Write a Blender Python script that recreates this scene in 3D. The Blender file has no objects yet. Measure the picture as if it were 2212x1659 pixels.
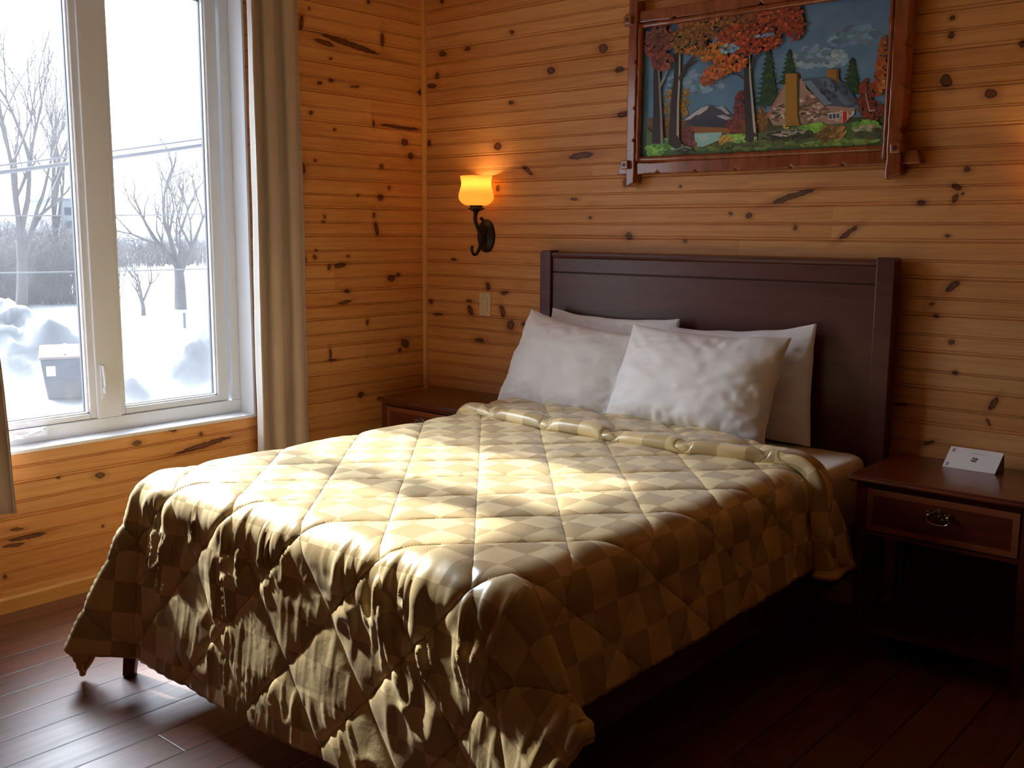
import bpy, bmesh, math, random
import numpy as np
from mathutils import Vector, Matrix, noise
random.seed(7)
rng = np.random.default_rng(7)
SC = bpy.context.scene
COL = SC.collection
PI = math.pi

# ------------------------------------------------------------------ helpers
def lin(c, k=1.0):
    o = []
    for v in c:
        v = v / 255.0
        o.append((v / 12.92 if v <= 0.04045 else ((v + 0.055) / 1.055) ** 2.4) * k)
    return tuple(min(1.0, x) for x in o)

WORLDPOS = {}
def wpos(o):
    return WORLDPOS.get(o.name, Vector((0, 0, 0)))

def place(o, loc, parent=None):
    loc = Vector(loc)
    WORLDPOS[o.name] = loc
    if parent is not None:
        o.parent = parent
        o.location = loc - wpos(parent)
    else:
        o.location = loc

def tag(o, label=None, cat=None, group=None, kind=None):
    if label: o['label'] = label
    if cat: o['category'] = cat
    if group: o['group'] = group
    if kind: o['kind'] = kind
    return o

def empty(name, loc, label=None, cat=None, group=None, kind=None):
    o = bpy.data.objects.new(name, None)
    o.empty_display_size = 0.1
    COL.objects.link(o)
    place(o, loc)
    return tag(o, label, cat, group, kind)

class MB:
    """collects world-space geometry; build() links it as one mesh object"""
    def __init__(s):
        s.v = []; s.f = []; s.m = []
    def add(s, vs, fs, mi=0):
        n = len(s.v)
        s.v += [tuple(p) for p in vs]
        s.f += [tuple(i + n for i in f) for f in fs]
        s.m += [mi] * len(fs)
        return s
    def box(s, x0, x1, y0, y1, z0, z1, mi=0):
        vs = [(x, y, z) for z in (z0, z1) for y in (y0, y1) for x in (x0, x1)]
        return s.add(vs, [(0, 2, 3, 1), (4, 5, 7, 6), (0, 1, 5, 4), (2, 6, 7, 3), (0, 4, 6, 2), (1, 3, 7, 5)], mi)
    def obox(s, c, size, rot, mi=0):
        hx, hy, hz = size[0] / 2, size[1] / 2, size[2] / 2
        c = Vector(c)
        vs = [c + rot @ Vector((x, y, z)) for z in (-hz, hz) for y in (-hy, hy) for x in (-hx, hx)]
        return s.add(vs, [(0, 2, 3, 1), (4, 5, 7, 6), (0, 1, 5, 4), (2, 6, 7, 3), (0, 4, 6, 2), (1, 3, 7, 5)], mi)
    def tube(s, pts, rad, n=10, caps=True, mi=0, flat=1.0):
        pts = [Vector(p) for p in pts]
        if not hasattr(rad, '__len__'): rad = [rad] * len(pts)
        vs = []; fs = []
        up = None
        for i, p in enumerate(pts):
            t = (pts[min(i + 1, len(pts) - 1)] - pts[max(i - 1, 0)])
            if t.length < 1e-9: t = Vector((0, 0, 1))
            t.normalize()
            if up is None:
                up = Vector((0, 0, 1)) if abs(t.z) < .9 else Vector((1, 0, 0))
            a = t.cross(up)
            if a.length < 1e-6: a = t.orthogonal()
            a.normalize(); up = a.cross(t).normalized()
            for k in range(n):
                th = 2 * PI * k / n
                vs.append(p + a * (math.cos(th) * rad[i] * flat) + up * (math.sin(th) * rad[i]))
        for i in range(len(pts) - 1):
            for k in range(n):
                q = (k + 1) % n
                fs.append((i * n + k, i * n + q, (i + 1) * n + q, (i + 1) * n + k))
        if caps:
            fs.append(tuple(range(n - 1, -1, -1)))
            fs.append(tuple((len(pts) - 1) * n + k for k in range(n)))
        return s.add(vs, fs, mi)
    def lathe(s, prof, c, n=32, sx=1.0, sy=1.0, mi=0):
        c = Vector(c); vs = []; fs = []
        for r, z in prof:
            for k in range(n):
                th = 2 * PI * k / n
                vs.append(c + Vector((r * math.cos(th) * sx, r * math.sin(th) * sy, z)))
        for i in range(len(prof) - 1):
            for k in range(n):
                q = (k + 1) % n
                fs.append((i * n + k, i * n + q, (i + 1) * n + q, (i + 1) * n + k))
        return s.add(vs, fs, mi)
    def prism(s, pts2, plane, a, b, mi=0):
        """extrude 2D outline; plane 'xz' between y=a..b, 'yz' x=a..b, 'xy' z=a..b"""
        n = len(pts2)
        def P(p, d):
            return {'xz': (p[0], d, p[1]), 'yz': (d, p[0], p[1]), 'xy': (p[0], p[1], d)}[plane]
        vs = [P(p, a) for p in pts2] + [P(p, b) for p in pts2]
        fs = [tuple(range(n)), tuple(range(2 * n - 1, n - 1, -1))]
        for i in range(n):
            j = (i + 1) % n
            fs.append((i, i + n, j + n, j))
        return s.add(vs, fs, mi)
    def grid(s, P, close_u=False, mi=0):
        nu, nv = P.shape[0], P.shape[1]
        vs = P.reshape(-1, 3).tolist(); fs = []
        for i in range(nu - 1 + (1 if close_u else 0)):
            i2 = (i + 1) % nu
            for j in range(nv - 1):
                fs.append((i * nv + j, i2 * nv + j, i2 * nv + j + 1, i * nv + j + 1))
        return s.add(vs, fs, mi)
    def build(s, name, mats, parent=None, loc=None, smooth=False, bevel=0, bseg=2, fix=True, auto=None):
        if loc is None:
            loc = wpos(parent) if parent is not None else (0, 0, 0)
        loc = Vector(loc)
        me = bpy.data.meshes.new(name)
        me.from_pydata([(x - loc.x, y - loc.y, z - loc.z) for x, y, z in s.v], [], s.f)
        if not isinstance(mats, (list, tuple)): mats = [mats]
        for m in mats: me.materials.append(m)
        if len(mats) > 1:
            me.polygons.foreach_set('material_index', s.m)
        if fix:
            bm = bmesh.new(); bm.from_mesh(me)
            bmesh.ops.recalc_face_normals(bm, faces=bm.faces)
            bm.to_mesh(me); bm.free()
        if smooth:
            me.polygons.foreach_set('use_smooth', [True] * len(me.polygons))
        o = bpy.data.objects.new(name, me)
        COL.objects.link(o)
        place(o, loc, parent)
        if bevel:
            md = o.modifiers.new('bevel', 'BEVEL'); md.width = bevel; md.segments = bseg
            md.limit_method = 'ANGLE'; md.angle_limit = math.radians(35)
            md.harden_normals = False
        if auto:
            try:
                me.set_sharp_from_angle(angle=math.radians(auto))
            except Exception:
                pass
        return o

def spline(P, n=8):
    P = [Vector(p) for p in P]; out = []
    for i in range(len(P) - 1):
        p0 = P[max(i - 1, 0)]; p1 = P[i]; p2 = P[i + 1]; p3 = P[min(i + 2, len(P) - 1)]
        for k in range(n):
            t = k / n
            out.append(0.5 * ((2 * p1) + (p2 - p0) * t + (2 * p0 - 5 * p1 + 4 * p2 - p3) * t * t + (3 * p1 - p0 - 3 * p2 + p3) * t ** 3))
    out.append(P[-1]); return out

def vnoise(x, y, seed=0):
    """vectorised smooth value noise, about -1..1"""
    x = np.asarray(x, float); y = np.asarray(y, float)
    xi = np.floor(x).astype(np.int64); yi = np.floor(y).astype(np.int64)
    fx = x - xi; fy = y - yi
    fx = fx * fx * fx * (fx * (fx * 6 - 15) + 10); fy = fy * fy * fy * (fy * (fy * 6 - 15) + 10)
    def h(a, b):
        n = (a * 374761393 + b * 668265263 + seed * 1442695041) & 0x7fffffff
        n = ((n ^ (n >> 13)) * 1274126177) & 0x7fffffff
        n = n ^ (n >> 16)
        return (n & 0xffff) / 32767.5 - 1.0
    a = h(xi, yi); b = h(xi + 1, yi); c = h(xi, yi + 1); d = h(xi + 1, yi + 1)
    return (a * (1 - fx) + b * fx) * (1 - fy) + (c * (1 - fx) + d * fx) * fy
def fbm(x, y, seed=0, o=4):
    r = 0; a = 1.0; t = 0
    for i in range(o):
        r = r + a * vnoise(x * 2 ** i, y * 2 ** i, seed + i * 17); t += a; a *= .5
    return r / t

# ------------------------------------------------------------------ materials
class N:
    def __init__(s, name):
        s.m = bpy.data.materials.new(name); s.m.use_nodes = True
        s.t = s.m.node_tree; s.t.nodes.clear()
        s.out = s.t.nodes.new('ShaderNodeOutputMaterial')
    def n(s, typ, **kw):
        x = s.t.nodes.new(typ)
        for k, v in kw.items():
            if k.startswith('i_'):
                key = k[2:]
                key = int(key) if key.isdigit() else key.replace('_', ' ')
                s.link(v, x.inputs[key])
            else:
                setattr(x, k, v)
        return x
    def link(s, v, sock):
        if isinstance(v, bpy.types.NodeSocket): s.t.links.new(v, sock)
        elif isinstance(v, bpy.types.Node): s.t.links.new(v.outputs[0], sock)
        else:
            try: sock.default_value = v
            except Exception: sock.default_value = tuple(v) + (1,)
    def math(s, op, a, b=None, c=None, clamp=False):
        x = s.n('ShaderNodeMath', operation=op); x.use_clamp = clamp
        s.link(a, x.inputs[0])
        if b is not None: s.link(b, x.inputs[1])
        if c is not None: s.link(c, x.inputs[2])
        return x.outputs[0]
    def vmath(s, op, a, b=None):
        x = s.n('ShaderNodeVectorMath', operation=op); s.link(a, x.inputs[0])
        if b is not None: s.link(b, x.inputs[1])
        return x.outputs[0]
    def comb(s, x, y, z):
        c = s.n('ShaderNodeCombineXYZ'); s.link(x, c.inputs[0]); s.link(y, c.inputs[1]); s.link(z, c.inputs[2]); return c.outputs[0]
    def mix(s, f, a, b, typ='RGBA', blend='MIX'):
        x = s.n('ShaderNodeMix', data_type=typ)
        if typ == 'RGBA':
            x.blend_type = blend; ia, ib, o = x.inputs[6], x.inputs[7], x.outputs[2]
        else:
            ia, ib, o = x.inputs[2], x.inputs[3], x.outputs[0]
        s.link(f, x.inputs[0]); s.link(a, ia); s.link(b, ib); return o
    def ramp(s, f, stops, interp='LINEAR'):
        r = s.n('ShaderNodeValToRGB'); s.link(f, r.inputs[0]); r.color_ramp.interpolation = interp
        e = r.color_ramp.elements
        while len(e) < len(stops): e.new(0.5)
        for el, (p, c) in zip(e, stops):
            el.position = p; el.color = (c, c, c, 1) if not hasattr(c, '__len__') else tuple(c) + (1,)
        return r.outputs[0]
    def maprange(s, v, a, b, c, d, smooth=False):
        x = s.n('ShaderNodeMapRange'); x.interpolation_type = 'SMOOTHSTEP' if smooth else 'LINEAR'
        s.link(v, x.inputs[0])
        for i, q in enumerate((a, b, c, d)): x.inputs[i + 1].default_value = q
        return x.outputs[0]
    def noise(s, vec, scale=5, detail=2, rough=.5, dist=0):
        x = s.n('ShaderNodeTexNoise'); s.link(vec, x.inputs['Vector'])
        x.inputs['Scale'].default_value = scale; x.inputs['Detail'].default_value = detail
        x.inputs['Roughness'].default_value = rough; x.inputs['Distortion'].default_value = dist
        return x.outputs[0]
    def bsdf(s, color, rough=.5, metal=0, spec=.5, coat=0, coat_rough=.1, normal=None, sheen=0, trans=0, sub=0):
        b = s.n('ShaderNodeBsdfPrincipled')
        s.link(color, b.inputs['Base Color']); s.link(rough, b.inputs['Roughness'])
        b.inputs['Metallic'].default_value = metal
        b.inputs['Specular IOR Level'].default_value = spec
        b.inputs['Coat Weight'].default_value = coat; b.inputs['Coat Roughness'].default_value = coat_rough
        b.inputs['Sheen Weight'].default_value = sheen
        b.inputs['Transmission Weight'].default_value = trans
        if normal is not None: s.link(normal, b.inputs['Normal'])
        s.t.links.new(b.outputs[0], s.out.inputs[0]); return b
    def bump(s, h, strength=.3, dist=.01):
        b = s.n('ShaderNodeBump'); s.link(h, b.inputs['Height'])
        b.inputs['Strength'].default_value = strength; b.inputs['Distance'].default_value = dist
        return b.outputs[0]
    def obj(s):
        return s.n('ShaderNodeTexCoord').outputs['Object']
    def sep(s, v):
        x = s.n('ShaderNodeSeparateXYZ'); s.link(v, x.inputs[0]); return x.outputs

def simple(name, color, rough=.5, metal=0, spec=.5, coat=0, coat_rough=.1, bump=0, bscale=80, var=0, vscale=6):
    k = N(name); co = k.obj(); c = tuple(color) + (1,) if len(color) == 3 else color
    col = c
    if var:
        f = k.noise(co, vscale, 4, .6)
        col = k.mix(f, tuple(x * (1 - var) for x in color) + (1,), tuple(min(1, x * (1 + var)) for x in color) + (1,))
    nm = None
    if bump: nm = k.bump(k.noise(co, bscale, 3, .6), bump, .004)
    k.bsdf(col, rough, metal, spec, coat, coat_rough, nm)
    return k.m

PITCH = 0.132; ZJ = 0.089
KB= [(830,2167,22,16,-5),(1122,2232,25,18,-6),(1211,2135,22,14,-5),(506,1843,24,17,-3),(696,1723,37,10,-33),(1010,1778,67,15,4),(1233,1946,28,12,8),(974,1585,19,5,-1),(1253,1651,10,16,-1),(1775,1513,8,7,0),(1859,1507,14,11,0),(1566,1401,11,6,1),(1279,1420,17,14,0),(2060,1458,8,9,0),(2042,1579,85,11,16),(2273,1440,41,9,35),(2537,1549,15,8,-1),(2654,1601,16,9,-21),(2654,1562,8,17,-26),(2686,1660,11,9,-2),(2678,1578,5,5,-1),(2636,1430,8,6,0),(2595,1965,18,22,21),(2745,1911,19,15,-5),(2602,2118,10,12,-25),(2601,2176,9,7,25),(2833,2063,9,12,-6),(595,984,23,24,-12),(540,1049,15,29,22),(552,1138,21,9,3),(388,893,29,12,4),(135,2311,26,13,-6),(95,2211,13,16,-5),(58,2163,30,11,-5),(36,1882,13,16,-3),(93,1007,31,7,3),(42,1072,14,12,3),(315,1088,16,9,3),(325,1041,16,27,22),(444,1168,15,20,25),(2665,1255,28,11,39),(2599,1188,8,5,34),(2615,1147,10,7,-17),(2676,1057,11,7,4),(2694,947,10,8,5),(2830,852,9,26,-31),(2817,784,6,13,28),(2619,681,20,7,28),(2513,813,24,5,7),(133,2563,13,11,-8),(593,2362,14,8,-7),(307,2319,19,9,-6),(1421,2328,14,7,-7),(593,2041,15,9,-4),(1535,1630,7,6,-1),(1067,1501,10,6,0),(675,993,12,9,4),(208,1295,16,7,1),(507,1643,12,15,-1)]
KL= [(-365,2519,12,9,9),(-481,2307,171,12,-7),(-279,2356,12,30,-1),(-639,2294,57,11,-8),(-767,2363,12,31,-8),(-720,2432,8,6,9),(-603,2226,11,5,7),(-669,2111,16,8,6),(-603,2130,14,8,6),(-460,2116,29,6,6),(-15,2134,23,16,6),(-343,1954,9,15,5),(-165,1950,127,9,-1),(-724,1971,11,8,5),(-587,1906,8,6,4),(-138,1879,22,18,4),(-97,1813,19,16,3),(-296,1750,12,11,3),(-708,1757,8,6,3),(-784,1717,21,25,3),(-305,1599,18,14,16),(-451,1608,9,6,2),(-245,1648,9,9,2),(-349,1512,9,14,1),(-335,1446,12,33,14),(-658,1501,8,9,1),(-665,1477,8,6,1),(-712,1343,8,5,-1),(-721,1311,11,11,-1),(-784,1304,13,15,-1),(-519,1315,9,7,-1),(-569,1271,37,11,7),(-637,1264,11,13,-1),(-237,1199,25,16,-2),(-192,1214,13,9,-2),(-529,1145,17,11,-2),(-545,1092,40,7,9),(-402,986,9,14,-4),(-148,859,29,21,-27),(-185,828,13,10,-5),(-629,816,26,7,1),(-640,844,8,26,7),(-452,625,18,14,-7),(-1659,567,17,10,-9),(-1361,560,9,8,-8),(-1497,600,17,10,-8),(-1824,461,20,11,-10),(-1988,483,9,5,-10),(-2162,313,24,5,-4),(-2123,274,69,9,0),(-2176,253,37,7,-3),(-2217,140,9,7,-15),(-1824,252,6,6,-12),(-1350,509,136,11,7)]
PAINT=[('D',(92,108,118),737,341,88,33,70,13.2,1.8,0),('D',(102,115,122),832,326,46,29,60,10.8,1.5,0),('D',(112,122,126),837,330,26,19,30,8.4,1.5,0),('D',(88,106,118),282,293,102,47,70,12.0,1.8,0),('D',(84,102,114),890,399,90,32,50,13.2,2.0,0),('D',(90,108,118),140,293,43,37,24,9.6,1.5,0),('P',(58,54,30),[(543,122),(669,131),(849,108),(1038,111),(1044,16),(547,30)]),('P',(88,58,32),[(18,168),(188,145),(451,125),(568,143),(572,46),(278,25),(14,31)]),('P',(52,48,52),[(181,139),(216,164),(254,185),(299,201),(341,191),(375,188),(410,157),(441,134),(432,100),(204,113)]),('P',(142,134,134),[(188,143),(230,169),(272,190),(306,198),(300,182),(266,163),(245,162),(224,148)]),('P',(120,114,116),[(334,188),(372,189),(403,157),(390,155),(365,174)]),('P',(128,120,120),[(342,152),(370,156),(424,135),(384,135)]),('P',(40,40,46),[(217,143),(343,141),(411,121),(399,102),(247,111)]),('P',(112,66,26),[(203,121),(426,100),(440,82),(247,91)]),('P',(112,140,152),[(242,90),(369,87),(365,59),(278,31),(249,39)]),('P',(128,154,164),[(255,80),(311,80),(305,59),(277,49)]),('D',(112,76,26),124,216,33,67,70,7.8,1.0,0),('D',(118,84,30),194,217,25,57,60,7.2,1.0,0),('D',(94,60,26),152,147,58,36,50,7.8,1.0,0),('D',(86,42,38),209,77,37,45,80,7.2,1.0,0),('D',(92,50,44),235,45,21,18,20,5.4,1.0,0),('D',(88,36,28),450,186,28,55,80,7.8,1.0,0),('D',(96,42,30),432,111,40,33,60,7.8,1.0,0),('D',(104,68,26),543,128,29,43,60,7.8,1.0,0),('D',(70,38,26),50,116,30,50,40,7.8,1.0,0),('P',(30,40,24),[(562,393),(616,171),(528,177)]),('P',(26,40,24),[(562,393),(573,371),(581,365),(570,364),(563,370),(556,363),(546,371),(552,375)]),('P',(34,52,26),[(563,375),(576,353),(587,346),(573,345),(564,352),(554,345),(542,353),(550,358)]),('P',(26,40,24),[(564,357),(580,334),(592,327),(576,327),(565,333),(553,327),(537,335),(548,340)]),('P',(34,52,26),[(565,339),(583,316),(598,309),(579,308),(566,315),(551,309),(533,317),(546,322)]),('P',(26,40,24),[(566,321),(587,297),(604,290),(582,290),(567,297),(550,291),(529,299),(544,304)]),('P',(34,52,26),[(566,302),(591,279),(610,272),(585,272),(567,279),(549,273),(525,281),(542,286)]),('P',(26,40,24),[(567,284),(594,260),(616,253),(588,253),(568,260),(547,255),(521,263),(540,267)]),('P',(34,52,26),[(568,266),(598,242),(621,234),(590,235),(569,242),(546,237),(516,245),(537,249)]),('P',(26,40,24),[(569,247),(601,224),(627,216),(593,216),(570,224),(545,219),(512,227),(535,231)]),('P',(34,52,26),[(570,229),(605,205),(633,197),(596,198),(571,205),(543,200),(508,209),(533,213)]),('P',(26,40,24),[(571,211),(609,187),(639,179),(599,179),(572,187),(542,182),(504,191),(531,195)]),('P',(34,52,26),[(572,192),(612,179),(644,171),(601,172),(572,180),(540,175),(499,184),(528,188)]),('D',(52,74,30),568,267,44,77,26,5.4,0.5,0),('P',(30,40,24),[(647,380),(683,247),(623,252)]),('P',(26,40,24),[(647,380),(656,361),(663,355),(654,354),(648,360),(642,353),(633,360),(639,365)]),('P',(34,52,26),[(648,364),(659,345),(669,338),(657,337),(649,343),(640,337),(629,344),(637,349)]),('P',(26,40,24),[(648,348),(663,328),(674,321),(660,321),(649,327),(639,321),(625,328),(634,333)]),('P',(34,52,26),[(649,331),(667,311),(680,304),(663,304),(650,311),(637,305),(620,312),(632,317)]),('P',(26,40,24),[(650,315),(670,295),(686,288),(665,287),(651,294),(636,288),(616,296),(630,301)]),('P',(34,52,26),[(651,299),(674,278),(692,271),(668,271),(652,278),(634,272),(611,280),(627,285)]),('P',(26,40,24),[(652,282),(677,261),(698,254),(671,254),(653,261),(633,256),(607,264),(625,268)]),('P',(34,52,26),[(653,266),(681,255),(703,247),(673,248),(653,255),(631,250),(602,258),(622,262)]),('D',(52,74,30),651,298,30,46,26,5.4,0.5,0),('P',(30,40,24),[(896,325),(935,190),(872,196)]),('P',(26,40,24),[(896,325),(905,309),(912,303),(903,301),(897,307),(891,301),(883,308),(888,313)]),('P',(34,52,26),[(897,311),(908,294),(917,288),(906,287),(898,293),(890,287),(879,293),(886,298)]),('P',(26,40,24),[(898,296),(912,279),(923,273),(909,272),(899,278),(889,272),(875,279),(884,284)]),('P',(34,52,26),[(899,281),(915,264),(929,257),(912,257),(900,263),(887,257),(871,265),(882,269)]),('P',(26,40,24),[(900,267),(919,249),(934,242),(914,242),(901,249),(886,243),(867,250),(880,255)]),('P',(34,52,26),[(900,252),(922,234),(940,227),(917,227),(901,234),(885,228),(863,236),(878,240)]),('P',(26,40,24),[(901,237),(926,219),(945,212),(920,212),(902,219),(883,214),(859,222),(876,226)]),('P',(34,52,26),[(902,223),(929,204),(951,197),(922,197),(903,204),(882,199),(855,207),(874,211)]),('P',(26,40,24),[(903,208),(932,198),(956,191),(925,191),(903,198),(880,193),(851,202),(872,205)]),('D',(52,74,30),901,243,31,47,26,5.4,0.5,0),('P',(126,96,76),[(568,139),(603,197),(638,251),(706,267),(725,227),(800,160),(919,144),(913,120),(877,86),(732,92),(595,100)]),('D',(158,124,100),752,164,60,55,60,7.2,2.2,0),('D',(92,66,52),747,148,71,49,55,6.6,2.6,0),('D',(150,118,92),612,146,28,34,26,6.6,2.2,0),('D',(80,56,46),618,140,32,34,22,5.4,2.4,0),('D',(150,116,92),860,118,41,16,22,5.4,2.2,0),('P',(58,64,70),[(703,263),(841,261),(877,225),(927,166),(898,145),(829,158),(800,155),(750,208)]),('P',(92,98,102),[(711,255),(741,255),(785,205),(829,164),(800,160),(749,211)]),('P',(76,82,88),[(771,261),(806,260),(868,188),(904,158),(881,154),(815,208)]),('D',(40,44,50),832,212,52,33,26,6.0,2.5,-40),('P',(128,82,66),[(565,138),(632,251),(639,244),(577,136)]),('P',(124,84,22),[(636,289),(683,287),(693,129),(706,92),(646,94)]),('P',(62,40,16),[(682,287),(693,285),(701,129),(711,94),(705,90),(693,129)]),('P',(122,80,22),[(801,290),(849,287),(849,235),(828,256),(802,263)]),('P',(92,56,16),[(837,288),(849,287),(849,235),(841,244)]),('P',(176,160,150),[(813,131),(862,131),(863,107),(818,106)]),('P',(52,56,66),[(818,126),(830,126),(832,110),(820,110)]),('P',(52,56,66),[(833,127),(845,127),(847,110),(835,110)]),('P',(52,56,66),[(848,127),(859,127),(860,111),(850,110)]),('P',(150,24,22),[(871,132),(887,132),(891,104),(874,89)]),('P',(170,150,140),[(868,133),(872,133),(874,88),(871,88)]),('P',(170,150,140),[(887,132),(891,133),(894,102),(890,102)]),('P',(170,156,146),[(906,131),(918,131),(913,115),(907,115)]),('D',(98,38,20),954,176,31,64,120,7.8,1.0,0),('D',(86,34,20),985,126,38,32,80,7.2,1.0,0),('D',(124,62,20),1008,282,19,99,110,8.4,1.0,0),('D',(108,44,18),1007,219,25,47,60,7.8,1.0,0),('D',(132,78,22),1012,219,14,31,26,7.2,1.0,0),('P',(150,110,100),[(953,192),(957,192),(974,132),(995,131),(996,127),(971,125)]),('P',(66,74,38),[(12,125),(58,91),(148,61),(250,29),(340,35),(400,69),(480,72),(583,79),(701,92),(804,88),(908,92),(975,94),(1027,72),(1032,3),(15,-1)]),('D',(96,132,52),60,38,44,34,90,7.8,1.6,0),('D',(74,110,44),119,51,66,24,60,7.2,1.6,0),('D',(106,140,54),434,56,60,17,70,7.2,2.0,20),('D',(150,104,38),387,55,41,13,30,6.6,2.2,30),('D',(98,128,44),756,81,54,15,80,7.2,2.0,0),('D',(88,120,44),965,76,53,19,80,7.2,2.0,0),('D',(44,40,26),660,55,104,20,90,7.8,2.0,0),('D',(120,110,86),659,69,74,13,30,5.4,2.0,0),('D',(130,90,36),835,54,52,26,80,7.2,2.6,35),('D',(84,56,26),818,49,52,27,40,6.0,3.0,35),('D',(60,56,34),978,46,45,21,60,7.2,2.0,0),('D',(124,112,80),960,68,39,11,24,5.4,2.2,0),('D',(74,82,36),482,27,223,16,110,7.8,2.2,0),('D',(86,98,40),854,20,160,11,70,7.2,2.2,0),('D',(112,112,86),192,32,43,11,22,5.4,2.4,-15),('D',(40,40,30),207,22,43,8,20,5.4,2.4,0),('D',(160,130,30),646,90,18,7,8,6.0,1.0,0),('P',(38,30,28),[(42,412),(43,302),(46,178),(44,57),(101,55),(91,175),(78,299),(66,409)]),('P',(96,88,80),[(66,409),(78,299),(91,175),(101,55),(86,55),(80,176),(69,299),(59,410)]),('P',(40,32,28),[(149,437),(142,317),(130,209),(125,50),(177,48),(172,206),(174,314),(171,434)]),('P',(128,118,100),[(171,434),(174,314),(172,206),(177,48),(164,48),(162,207),(165,315),(165,435)]),('P',(40,32,28),[(462,397),(464,288),(472,173),(484,50),(531,48),(512,170),(495,286),(485,395)]),('P',(136,122,108),[(485,395),(495,286),(512,170),(531,48),(519,48),(502,171),(487,286),(479,395)]),('P',(46,36,32),[(164,315),(195,366),(236,401),(240,396),(206,359),(173,300)]),('P',(40,30,26),[(174,332),(209,365),(251,379),(251,375),(213,359),(175,323)]),('P',(110,100,92),[(74,290),(88,322),(115,368),(120,365),(97,315),(79,283)]),('P',(48,38,34),[(489,315),(497,360),(537,392),(543,389),(506,356),(498,314)]),('P',(40,32,28),[(468,280),(437,300),(403,310),(403,314),(444,304),(471,288)]),('P',(44,34,30),[(474,51),(490,79),(519,77),(536,62),(513,60),(498,41)]),('P',(40,30,26),[(126,50),(132,87),(169,85),(192,38),(163,30)]),('D',(118,44,20),644,493,55,53,100,9.0,1.3,20),('D',(155,63,33),644,493,50,47,25,4.8,1.3,20),('D',(82,30,14),644,493,50,47,20,6.0,1.3,20),('D',(108,40,20),674,446,38,38,51,9.0,1.3,20),('D',(143,58,33),674,446,34,35,12,4.8,1.3,20),('D',(75,28,14),674,446,34,35,10,6.0,1.3,20),('D',(116,48,22),526,480,132,62,271,9.0,1.3,20),('D',(153,68,35),526,480,119,56,67,4.8,1.3,20),('D',(81,33,15),526,480,119,56,54,6.0,1.3,20),('D',(122,46,20),568,408,47,24,37,9.0,1.3,20),('D',(160,65,33),568,408,42,22,9,4.8,1.3,20),('D',(85,32,14),568,408,42,22,7,6.0,1.3,20),('D',(104,58,24),328,510,172,55,290,9.0,1.3,20),('D',(138,80,38),328,510,156,50,72,4.8,1.3,20),('D',(72,40,16),328,510,156,50,58,6.0,1.3,20),('D',(100,62,24),205,460,98,53,148,9.0,1.3,20),('D',(133,85,38),205,460,88,48,37,4.8,1.3,20),('D',(70,43,16),205,460,88,48,29,6.0,1.3,20),('D',(88,40,28),61,458,62,67,110,9.0,1.3,20),('D',(118,58,43),61,458,56,60,27,4.8,1.3,20),('D',(61,28,19),61,458,56,60,22,6.0,1.3,20),('D',(94,44,30),93,388,51,37,49,9.0,1.3,20),('D',(125,63,45),93,388,46,33,12,4.8,1.3,20),('D',(65,30,21),93,388,46,33,9,6.0,1.3,20),('D',(84,44,28),67,494,66,36,63,9.0,1.3,20),('D',(113,63,43),67,494,60,32,15,4.8,1.3,20),('D',(58,30,19),67,494,60,32,12,6.0,1.3,20),('D',(120,48,20),437,451,98,43,132,9.0,1.3,20),('D',(158,68,33),437,451,88,39,33,4.8,1.3,20),('D',(84,33,14),437,451,88,39,26,6.0,1.3,20),('D',(138,76,22),332,399,75,35,77,9.0,1.3,20),('D',(180,103,35),332,399,67,32,19,4.8,1.3,20),('D',(96,53,15),332,399,67,32,15,6.0,1.3,20),('D',(140,62,20),402,346,79,36,87,9.0,1.3,20),('D',(183,85,33),402,346,71,32,21,4.8,1.3,20),('D',(98,43,14),402,346,71,32,17,6.0,1.3,20),('D',(128,46,18),485,400,61,26,50,9.0,1.3,20),('D',(168,65,30),485,400,55,24,12,4.8,1.3,20),('D',(89,32,12),485,400,55,24,10,6.0,1.3,20),('D',(136,58,22),309,302,38,30,32,9.0,1.3,20),('D',(178,80,35),309,302,34,27,8,4.8,1.3,20),('D',(95,40,15),309,302,34,27,6,6.0,1.3,20),('D',(132,66,24),349,328,54,29,47,9.0,1.3,20),('D',(173,90,38),349,328,49,26,11,4.8,1.3,20),('D',(92,46,16),349,328,49,26,9,6.0,1.3,20),('D',(112,66,24),256,419,49,27,37,9.0,1.3,20),('D',(148,90,38),256,419,44,24,9,4.8,1.3,20),('D',(78,46,16),256,419,44,24,7,6.0,1.3,20),('D',(92,112,124),547,440,38,6,14,5.4,2.4,0),('D',(92,116,130),399,407,42,16,26,7.2,1.6,20),('D',(92,112,124),339,446,6,15,8,5.4,0.5,0),('P',(30,26,20),[(378,23),(383,29),(389,20),(385,17)]),('P',(30,26,20),[(399,19),(415,29),(420,19),(405,16)])]


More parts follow.
